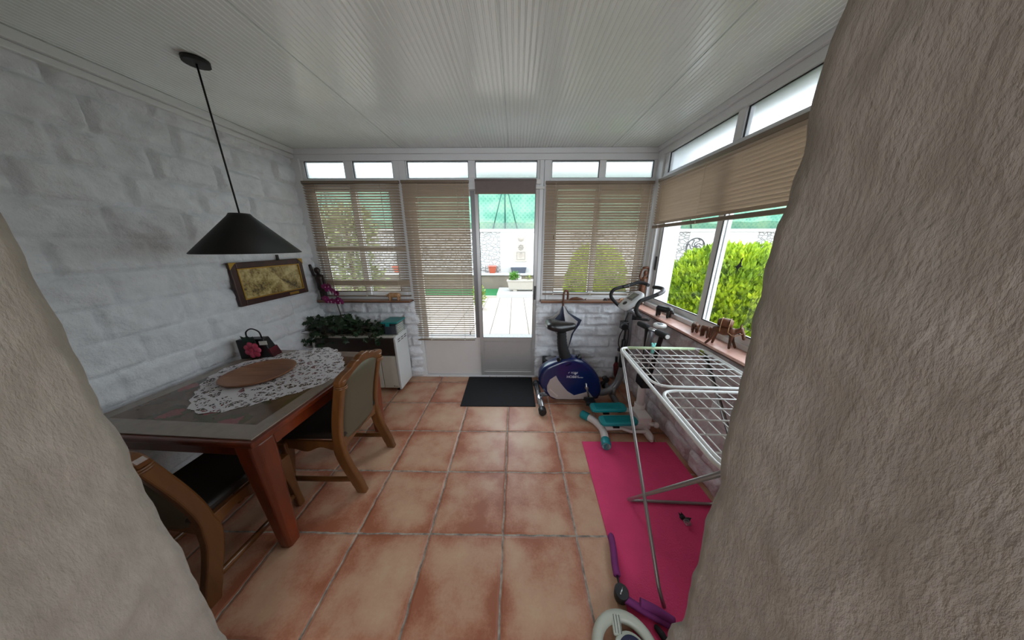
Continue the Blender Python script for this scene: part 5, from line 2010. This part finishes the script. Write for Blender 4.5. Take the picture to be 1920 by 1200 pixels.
# ================================================================ drying rack
t = thing('drying_rack', 'white folding clothes drying rack standing over the pink mat', 'drying rack', (0.92, 1.08, 0))
A = Vector((0.676, 1.535, 0.88)); EX = Vector((0.530, -0.018, 0)); EY = Vector((-0.0635, -0.955, 0))
def RP(u, v, dz=0.0):
    return A + EX * u + EY * v + Vector((0, 0, dz))
b = B()
b.tube(fillet([RP(0, 0.50), RP(0, 0), RP(1, 0), RP(1, 0.5), RP(1, 1.0), RP(0, 1.0)], 0.07, 6, closed=True), 0.0085, 10, closed=True)
obj('outer_frame', b, M['rackwhite'], t)
b = B(); b.tube([RP(0.10, 0.0, 0.0), RP(0.90, 0.0, 0.0)], 0.0098, 10)
obj('far_tube', b, M['rackgreen'], t, label='pale green end tube')
for (v0, v1, nm, rows) in ((0.012, 0.492, 'far', [0.235, 0.345, 0.46, 0.60, 0.76]), (0.530, 0.985, 'near', [0.14, 0.30, 0.47, 0.65, 0.84])):
    b = B()
    if nm == 'far':
        path = fillet([RP(0.035, v0), RP(0.035, v1), RP(0.965, v1), RP(0.965, v0)], 0.085, 7)
        b.tube(path, 0.0065, 10)
    else:
        path = fillet([RP(0.035, v1), RP(0.035, v0), RP(0.965, v0), RP(0.965, v1)], 0.075, 7, closed=True)
        b.tube(path, 0.0075, 10, closed=True)
    pf = obj('wing_frame', b, M['rackwhite'], t)
    b = B()
    for k in range(9):
        u = 0.095 + 0.81 * k / 8
        vv1 = v1 if nm == 'far' else v1
        b.tube([RP(u, v0 + 0.002), RP(u, vv1 - 0.002)], 0.0026, 6)
    for r in rows:
        v = v0 + (v1 - v0) * r
        b.tube([RP(0.036, v, 0.004), RP(0.964, v, 0.004)], 0.0030, 6)
    obj('wires', b, M['rackwhite'], pf)
for u in (0.035, 0.965):
    b = B()
    q = RP(u, 0.03, -0.012)
    b.obox(q, (0.022, 0.035, 0.034), rotz(0.06))
    obj('joint', b, M['limejoint'], t, 0.005)
# crossed legs: each pair a U with a foot along the floor
def legs(top_v, foot_l, foot_r, du, m, zt=-0.02, foot=True):
    b = B()
    l0 = RP(0.0 + du, top_v, zt); r0 = RP(1.0 - du, top_v, zt)
    pl = fillet([l0, Vector(foot_l), Vector(foot_r), r0], 0.05, 6)
    b.tube(pl, 0.0085, 10)
    return b
for q_, f_ in ((RP(0.02, 0.03, -0.02), (0.634, 0.705, 0.016)), (RP(0.98, 0.03, -0.02), (1.155, 0.70, 0.016))):
    b = B()
    b.tube(fillet([q_, Vector(f_) + Vector((0, 0.025, 0.06)), Vector(f_) + Vector((0.018, 0, 0))], 0.04, 5), 0.0085, 10)
    obj('leg', b, M['racksteel'], t)
obj('leg_frame', legs(0.965, (0.690, 1.185, 0.0158), (1.205, 1.165, 0.0158), 0.05, None, -0.02), M['racksteel'], t)
b = B()
b.tube([RP(0.99, 0.04, -0.02), (1.165, 0.75, 0.05)], 0.011, 10)
obj('leg_sleeve', b, M['rackdark'], t, label='dark grey leg cover')
t = thing('clothes_peg', 'aqua plastic clothes peg clipped on the far tube of the drying rack', 'clothes peg', tuple(RP(0.41, 0.0)))
q = RP(0.41, 0.0)
for s in (-1, 1):
    b = B()
    b.tube([q + Vector((s * 0.004, 0, -0.036)), q + Vector((s * 0.007, 0, 0.0)), q + Vector((s * 0.003, 0, 0.010)), q + Vector((s * 0.010, 0, 0.036))], [0.0045, 0.0055, 0.005, 0.0045], 8, flat=(1, 1.5))
    obj('peg_half', b, M['peg'], t)
b = B(); b.tube([q + Vector((0.008 * math.cos(a), 0.008 * math.sin(a), 0.011)) for a in [2 * PI * k / 12 for k in range(12)]], 0.0012, 5, closed=True)
obj('spring', b, M['chrome'], t)

# ================================================================ mats on the floor
b = B()
pts = [(0.542, 1.678), (1.215, 1.678), (1.215, 0.545), (0.600, 0.545), (0.600, 0.50), (0.478, 0.46)]
b.prism([(x, y, 0.0005) for x, y in [(0.542, 1.678), (0.476, 0.40), (0.566, 0.40), (0.566, 0.538), (1.215, 0.545), (1.215, 1.678)]], (0, 0, 0.006))
o = obj('yoga_mat', b, M['yoga'], bevel=0.002); tag(o, 'bright pink foam exercise mat along the right wall', 'exercise mat')
b = B()
b.hexa([(-0.534, 2.130, 0.0005), (0.206, 2.132, 0.0005), (0.203, 2.700, 0.0005), (-0.545, 2.700, 0.0005)], [(-0.534, 2.130, 0.008), (0.206, 2.132, 0.008), (0.203, 2.700, 0.008), (-0.545, 2.700, 0.008)])
o = obj('door_mat', b, M['doormat'], bevel=0.003); tag(o, 'plain black door mat in front of the glass door', 'doormat')

# thigh toner: two purple foam arms on a black spring hub
t = thing('thigh_toner', 'purple foam thigh toner with a black hub, lying across the edge of the pink mat', 'exercise toner', (0.50, 0.78, 0.0))
b = B(); b.tube(catmull([(0.512, 0.975, 0.030), (0.515, 0.962, 0.032), (0.505, 0.905, 0.034), (0.490, 0.845, 0.034), (0.484, 0.802, 0.034)], 4), 0.0165, 14)
obj('foam_arm', b, M['purple'], t, 0.0)
b = B(); b.cyl((0.4845, 0.805, 0.034), (0.478, 0.755, 0.034), 0.005, 8)
b.cyl((0.478, 0.738, 0.012), (0.478, 0.738, 0.050), 0.030, 24)
hb = obj('hub', b, M['blacksatin'], t, 0.006)
b = B(); b.tube([(0.467, 0.727, 0.0512), (0.478, 0.738, 0.0516), (0.488, 0.752, 0.0512)], 0.003, 6, flat=(1, 0.4))
obj('emblem', b, M['chrome'], hb)
b = B(); b.tube(catmull([(0.488, 0.722, 0.030), (0.540, 0.695, 0.026), (0.600, 0.668, 0.024), (0.650, 0.645, 0.022)], 5), 0.0155, 14)
obj('foam_arm', b, M['purple'], t)
b = B(); b.tube(catmull([(0.542, 0.702, 0.052), (0.60, 0.680, 0.046), (0.66, 0.650, 0.036)], 5), 0.0150, 14)
obj('foam_arm', b, M['purple'], t)

# grey exercise ring with a navy pad
t = thing('massage_ring', 'grey-green plastic ring with a navy padded centre, at the bottom edge of the floor', 'exercise device', (0.435, 0.575, 0.0))
b = B()
cx, cy = 0.430, 0.566
ringp = []
for k in range(36):
    a = 2 * PI * k / 36
    ringp.append((cx + 0.108 * math.cos(a), cy + 0.100 * math.sin(a), 0.030 + 0.004 * math.sin(a)))
b.tube(ringp, 0.021, 14, closed=True)
rg = obj('ring', b, M['greygreen'], t)
b = B()
b.hexa([(0.396, 0.61, 0.030), (0.428, 0.60, 0.030), (0.440, 0.66, 0.034), (0.404, 0.665, 0.034)], [(0.396, 0.61, 0.047), (0.428, 0.60, 0.047), (0.440, 0.66, 0.055), (0.404, 0.665, 0.055)])
yk = obj('yoke', b, M['greygreen'], t, 0.006)
b = B()
for k in range(3):
    b.tube([(0.404 + k * 0.011, 0.612 - k * 0.002, 0.0475), (0.411 + k * 0.011, 0.662 - k * 0.001, 0.0555)], 0.0012, 5)
obj('groove', b, M['slate'], yk)
b = B(); b.lathe([(0.0, 0.018), (0.050, 0.020), (0.064, 0.030), (0.066, 0.042), (0.060, 0.048), (0.0, 0.050)], (0.448, 0.555, 0.0), 32)
obj('centre_shell', b, M['greygreen'], t)
b = B(); b.lathe([(0.052, 0.046), (0.050, 0.056), (0.03, 0.061), (0.0, 0.062)], (0.450, 0.555, 0.0), 32)
pad = obj('pad', b, M['navypad'], t)
b = B()
for k in range(7):
    a = 2 * PI * k / 7
    leaf_quad(b, Vector((0.452, 0.566, 0.0625)), Vector((math.cos(a), math.sin(a), 0.02)), Vector((0, 0, 1)), 0.024, 0.012, 0.05)
obj('flower_print', b, M['gold'], pad)

# small dark things on the mat
t = thing('wire_hair_clip', 'small black hair clip with a coil of wire on the pink mat', 'hair clip', (0.97, 1.06, 0.007))
b = B()
for s, a in ((-1, 1.9), (-0.2, 1.5), (1, 0.2)):
    leaf_quad(b, Vector((0.972, 1.068, 0.012)), Vector((math.cos(a), math.sin(a), 0.35)), Vector((0, 0, 1)), 0.045, 0.026, 0.3)
    b.ell((0.972 + 0.018 * math.cos(a), 1.068 + 0.018 * math.sin(a), 0.016), (0.013, 0.013, 0.009), 8)
obj('wings', b, M['blacksatin'], t)
b = B(); b.tube([(0.972 + (0.008 + 0.0022 * k / 6) * math.cos(k * 0.9), 1.048 + (0.008 + 0.0022 * k / 6) * math.sin(k * 0.9), 0.012 + 0.0006 * k) for k in range(34)], 0.0013, 5)
obj('coil', b, M['chrome'], t)
b = B(); b.cap([(0.585, 0.640, 0.018), (0.596, 0.620, 0.02), (0.606, 0.596, 0.018)], [0.010, 0.013, 0.010], 10)
o = obj('black_foam_plug', b, M['blackfoam']); tag(o, 'small black foam piece on the pink mat beside the plaster wall end', 'foam piece')

# ================================================================ things by the low far walls
t = thing('waste_bin', 'black bin with a round grey lid behind the exercise bike', 'bin', (0.395, 2.60, 0))
b = B(); b.box(0.315, 0.475, 2.535, 2.67, 0.0, 0.30)
obj('bin_body', b, M['blackmatte'], t, 0.008)
b = B(); b.ell((0.405, 2.60, 0.295), (0.066, 0.058, 0.022), 20)
obj('lid', b, M['greymetal'], t)

t = thing('umbrella', 'folded navy and pale grey umbrella hooked over the sill by its curved wooden handle', 'umbrella', (0.507, 2.615, 0.40))
b = B()
b.tube(catmull([(0.505, 2.600, 0.86), (0.505, 2.600, 0.96), (0.506, 2.602, 1.02), (0.515, 2.608, 1.052), (0.535, 2.618, 1.060), (0.552, 2.628, 1.045), (0.556, 2.634, 1.0), (0.556, 2.638, 0.966)], 5), 0.011, 12)
obj('handle', b, M['wood'], t)
b = B(); b.cyl((0.505, 2.600, 0.88), (0.565, 2.600, 0.36), 0.006, 8)
obj('shaft', b, M['chrome'], t)
n = 8
for k in range(n):
    b = B()
    a0, a1 = 2 * PI * k / n, 2 * PI * (k + 1) / n
    vs_ = []
    hs = [(0.905, 0.012), (0.83, 0.05), (0.75, 0.132), (0.70, 0.115), (0.60, 0.08), (0.48, 0.045), (0.385, 0.012)]
    for z, r in hs:
        cxx = 0.505 + (0.905 - z) * 0.11
        for q in range(5):
            a = a0 + (a1 - a0) * q / 4
            rr = r * (0.72 + 0.28 * abs(math.cos(q * PI / 4)))
            if 0.65 < z < 0.8:
                rr *= 1 + 0.22 * (abs(q - 2) == 2)
            vs_.append((cxx + rr * math.cos(a) * 1.18, min(2.655, 2.595 + rr * math.sin(a) * 0.5), z))
    b.add(vs_, [(i * 5 + q, i * 5 + q + 1, (i + 1) * 5 + q + 1, (i + 1) * 5 + q) for i in range(6) for q in range(4)], True)
    obj('canopy_panel', b, M['navycloth'] if k % 2 else M['greycloth'], t)

t = thing('short_umbrella', 'short dark red folded umbrella leaning in the corner behind the bike', 'umbrella', (1.175, 2.63, 0))
b = B(); b.tube([(1.185, 2.63, 0.01), (1.176, 2.635, 0.08), (1.165, 2.645, 0.20), (1.160, 2.65, 0.235)], [0.010, 0.032, 0.036, 0.014], 10)
obj('folded_canopy', b, M['redcloth'], t)
b = B(); b.cyl((1.160, 2.65, 0.23), (1.156, 2.655, 0.30), 0.014, 12)
obj('handle', b, M['blacksatin'], t, 0.004)

# ================================================================ carved figures on the sills
def figure(name, label, b, m, cat, voxel=0.004):
    o = obj(name, b, m, remesh=voxel)
    tag(o, label, cat, 'carved figurines on the sills')
    return o


SZ = 0.948
# man with a raised arm
b = B()
x, y = -2.055, 2.656
b.ell((x + 0.005, y, SZ + 0.012), (0.042, 0.034, 0.012), 14)
b.cap([(x - 0.012, y, SZ + 0.02), (x - 0.014, y, SZ + 0.08), (x - 0.012, y, SZ + 0.14)], [0.019, 0.018, 0.026])
b.cap([(x + 0.024, y, SZ + 0.02), (x + 0.022, y, SZ + 0.08), (x + 0.014, y, SZ + 0.14)], [0.019, 0.018, 0.026])
b.cap([(x, y, SZ + 0.13), (x, y, SZ + 0.18), (x - 0.004, y, SZ + 0.235)], [0.040, 0.036, 0.044])
b.cap([(x - 0.006, y, SZ + 0.25), (x - 0.008, y, SZ + 0.285)], [0.015, 0.014])
b.ell((x - 0.010, y - 0.004, SZ + 0.315), (0.028, 0.027, 0.034), 14)
b.cap([(x - 0.034, y, SZ + 0.245), (x - 0.058, y - 0.004, SZ + 0.272), (x - 0.066, y - 0.006, SZ + 0.335), (x - 0.072, y - 0.006, SZ + 0.365)], [0.017, 0.014, 0.013, 0.014])
b.cap([(x + 0.028, y, SZ + 0.245), (x + 0.044, y - 0.004, SZ + 0.19), (x + 0.040, y - 0.01, SZ + 0.13)], [0.013, 0.010, 0.009])
b.cap([(x + 0.046, y - 0.012, SZ + 0.27), (x + 0.044, y - 0.012, SZ + 0.02)], 0.005)
figure('carved_man', 'dark carved wooden figure with one raised arm, by the stone wall', b, M['wooddark'], 'figurine')
# tall figure in the right corner
b = B()
x, y = 1.303, 2.605
SZ = 0.922
b.ell((x, y, SZ + 0.012), (0.034, 0.030, 0.014), 14)
b.cap([(x, y, SZ + 0.02), (x + 0.004, y, SZ + 0.10), (x + 0.002, y, SZ + 0.17)], [0.030, 0.026, 0.032])
b.cap([(x + 0.002, y, SZ + 0.17), (x + 0.008, y, SZ + 0.25)], [0.030, 0.036])
b.cap([(x + 0.01, y, SZ + 0.26), (x + 0.012, y, SZ + 0.30)], [0.013, 0.012])
b.ell((x + 0.014, y - 0.004, SZ + 0.325), (0.020, 0.020, 0.027), 14)
b.cap([(x - 0.018, y, SZ + 0.25), (x - 0.036, y, SZ + 0.29), (x - 0.026, y, SZ + 0.35), (x - 0.006, y, SZ + 0.372)], [0.011, 0.010, 0.009, 0.009])
b.cap([(x + 0.034, y, SZ + 0.25), (x + 0.050, y, SZ + 0.30), (x + 0.044, y, SZ + 0.36), (x + 0.022, y, SZ + 0.374)], [0.011, 0.010, 0.009, 0.009])
b.ell((x + 0.010, y, SZ + 0.378), (0.034, 0.022, 0.012), 12)
SZ = 0.948
figure('carved_woman', 'brown carved wooden figure with both arms raised, in the window corner', b, M['wood'], 'figurine')


def quadruped(L, H, body_r, leg_r, head, legx=0.36, legsplay=0.0, stance=(0, 0, 0, 0)):
    """carved animal facing +x about the origin, feet on z = 0; head = extra shapes"""
    b = B()
    zb = H * 0.66
    b.cap([(-L * 0.34, 0, zb), (0, 0, zb * 0.97), (L * 0.30, 0, zb * 1.02)], [body_r * 0.95, body_r, body_r * 0.98], 12)
    w = body_r * 0.62
    i = 0
    for sx in (-1, 1):
        for sy in (-1, 1):
            st = stance[i]
            i += 1
            b.cap([(sx * L * legx, sy * w * 0.8, zb * 0.85), (sx * L * legx + st * 0.4, sy * w, zb * 0.42), (sx * L * legx + st, sy * (w + legsplay), leg_r * 0.7)], [leg_r * 1.5, leg_r, leg_r * 0.95], 8)
    head(b, L, H, zb, body_r)
    return b


def rhino_head(b, L, H, zb, r):
    b.cap([(L * 0.34, 0, zb), (L * 0.50, 0, zb * 0.92), (L * 0.66, 0, zb * 0.80)], [r * 0.75, r * 0.55, r * 0.40])
    b.cap([(L * 0.66, 0, zb * 0.92), (L * 0.72, 0, zb * 1.25)], [r * 0.22, r * 0.06])
    b.cap([(L * 0.56, 0, zb * 1.05), (L * 0.58, 0, zb * 1.25)], [r * 0.16, r * 0.05])
    for s in (-1, 1):
        b.cap([(L * 0.42, s * r * 0.4, zb * 1.15), (L * 0.40, s * r * 0.55, zb * 1.42)], [r * 0.16, r * 0.10])
    b.cap([(-L * 0.46, 0, zb), (-L * 0.52, 0, zb * 0.6)], r * 0.08)


def buffalo_head(b, L, H, zb, r):
    b.cap([(L * 0.34, 0, zb * 1.02), (L * 0.50, 0, zb * 0.92), (L * 0.60, 0, zb * 0.72)], [r * 0.75, r * 0.55, r * 0.36])
    for s in (-1, 1):
        b.cap([(L * 0.48, s * r * 0.3, zb * 1.18), (L * 0.50, s * r * 0.95, zb * 1.10), (L * 0.54, s * r * 1.1, zb * 1.35)], [r * 0.18, r * 0.14, r * 0.06])
    b.cap([(-L * 0.46, 0, zb * 1.05), (-L * 0.53, 0, zb * 0.5)], r * 0.10)


def elephant_head(b, L, H, zb, r):
    b.cap([(L * 0.36, 0, zb * 1.1), (L * 0.52, 0, zb * 1.12)], [r * 0.7, r * 0.62])
    b.cap([(L * 0.62, 0, zb * 1.0), (L * 0.74, 0, zb * 0.62), (L * 0.74, 0, zb * 0.30)], [r * 0.28, r * 0.20, r * 0.13])
    for s in (-1, 1):
        b.ell((L * 0.40, s * r * 0.95, zb * 1.12), (r * 0.18, r * 0.42, r * 0.58), 12)
        b.cap([(L * 0.62, s * r * 0.3, zb * 0.9), (L * 0.80, s * r * 0.32, zb * 0.78)], [r * 0.10, r * 0.06])


o = figure('carved_rhino', 'pale carved rhinoceros on the left far sill', quadruped(0.125, 0.085, 0.027, 0.010, rhino_head), M['woodlight'], 'figurine', 0.0028)
o.location = (-1.292, 2.654, SZ)
o.rotation_euler = (0, 0, PI)
o = figure('carved_buffalo', 'black carved buffalo on the right-hand sill, nearest the corner', quadruped(0.130, 0.100, 0.029, 0.011, buffalo_head), M['ebony'], 'figurine', 0.0028)
o.location = (1.285, 2.13, 0.922)
o.rotation_euler = (0, 0, math.radians(-62))
o = figure('carved_elephant', 'small brown carved elephant facing the room, beside the black buffalo', quadruped(0.070, 0.074, 0.020, 0.008, elephant_head), M['wood'], 'figurine', 0.0022)
o.location = (1.288, 1.735, 0.922)
o.rotation_euler = (0, 0, math.radians(-120))
o = figure('carved_elephant', 'small brown carved elephant in side view, beside the donkey', quadruped(0.056, 0.094, 0.017, 0.007, elephant_head), M['wood'], 'figurine', 0.0022)
o.location = (1.288, 1.630, 0.922)
o.rotation_euler = (0, 0, math.radians(-72))

t = thing('carved_donkey', 'brown carved donkey with a barrel on its back on the right-hand sill', 'figurine', (0, 0, 0), 'carved figurines on the sills', local=True)
def donkey_head(b, L, H, zb, r):
    b.cap([(L * 0.34, 0, zb * 1.0), (L * 0.58, 0, zb * 1.16), (L * 0.66, 0, zb * 1.26)], [r * 0.80, r * 0.60, r * 0.52])
    b.cap([(L * 0.66, 0, zb * 1.26), (L * 0.78, 0, zb * 0.98), (L * 0.84, 0, zb * 0.72)], [r * 0.48, r * 0.40, r * 0.32])
    for s in (-1, 1):
        b.cap([(L * 0.64, s * r * 0.3, zb * 1.34), (L * 0.62, s * r * 0.5, zb * 1.50), (L * 0.64, s * r * 0.5, zb * 1.60)], [r * 0.16, r * 0.17, r * 0.05])
    b.cap([(-L * 0.46, 0, zb * 1.0), (-L * 0.54, 0, zb * 0.5)], r * 0.12)
obj('body', quadruped(0.112, 0.150, 0.025, 0.0080, donkey_head, 0.34, 0.005, (-0.035, -0.010, 0.004, 0.026)), M['wood'], t, remesh=0.0026)
b = B()
b.lathe([(0.020, -0.036), (0.027, -0.02), (0.029, 0.0), (0.027, 0.02), (0.020, 0.036)], (0, 0, 0), 20)
b.v = [(-0.004 + z, y, 0.148 + x) for x, y, z in b.v]
obj('barrel', b, M['wood'], t)
b = B()
for s in (-0.02, 0.02):
    b.tube([(s, 0.032 * math.cos(a), 0.130 + 0.048 * math.sin(a)) for a in [2 * PI * k / 24 for k in range(24)]], 0.0022, 6, closed=True)
b.tube(catmull([(0.02, -0.03, 0.10), (0.05, -0.032, 0.085), (0.085, -0.022, 0.105)], 5), 0.0018, 6)
obj('rope', b, M['woodlight'], t)
t.location = (1.272, 1.47, 0.922)
t.rotation_euler = (0, 0, math.radians(-48))

# small carved things on the right far sill
b = B()
b.tube([(0.575, 2.655, SZ + 0.012), (0.61, 2.655, SZ + 0.022), (0.66, 2.655, SZ + 0.024), (0.71, 2.655, SZ + 0.018), (0.735, 2.655, SZ + 0.010)], [0.004, 0.015, 0.018, 0.010, 0.004], 12, flat=(1.0, 0.9))
b.prism([(0.73, 2.657, SZ + 0.012), (0.762, 2.657, SZ + 0.028), (0.755, 2.657, SZ + 0.012), (0.762, 2.657, SZ + 0.0015)], (0, -0.005, 0))
figure('carved_fish', 'long low brown carved fish on the right far sill', b, M['wood'], 'figurine', 0.0022)
for i, (x, m, lab) in enumerate(((0.960, M['wooddark'], 'tiny dark carved tortoise on the right far sill, beside the fish'), (1.013, M['wood'], 'tiny brown carved tortoise on the right far sill, second from the fish'), (1.125, M['woodlight'], 'tiny pale carved tortoise on the right far sill, behind the bike console'))):
    b = B()
    b.ell((0, 0, 0.016), (0.020, 0.015, 0.013), 12)
    b.cap([(0.018, 0, 0.016), (0.028, 0, 0.022)], [0.006, 0.007], 8)
    for sx in (-1, 1):
        for sy in (-1, 1):
            b.cap([(sx * 0.012, sy * 0.010, 0.012), (sx * 0.016, sy * 0.014, 0.005)], 0.0045, 8)
    o = figure('carved_tortoise', lab, b, m, 'figurine', 0.0020)
    o.location = (x, 2.655, SZ)

# bird silhouette stuck to the nearer right-hand pane
b = B()
bp = [(0.0, 0.055), (0.006, 0.045), (0.004, 0.025), (0.012, 0.018), (0.014, 0.006), (0.030, -0.004), (0.012, -0.006), (0.006, -0.018), (0.006, -0.050), (-0.002, -0.028), (-0.012, -0.014), (-0.030, -0.008), (-0.012, 0.004), (-0.006, 0.02), (-0.006, 0.04)]
b.prism([(1.3865, 1.617 - (u * 0.9 + v * 0.25), 1.395 + v) for u, v in bp], (0.0008, 0, 0))
o = obj('bird_sticker', b, M['bird'])
tag(o, 'black swallow-shaped sticker on the right-hand window pane', 'sticker')
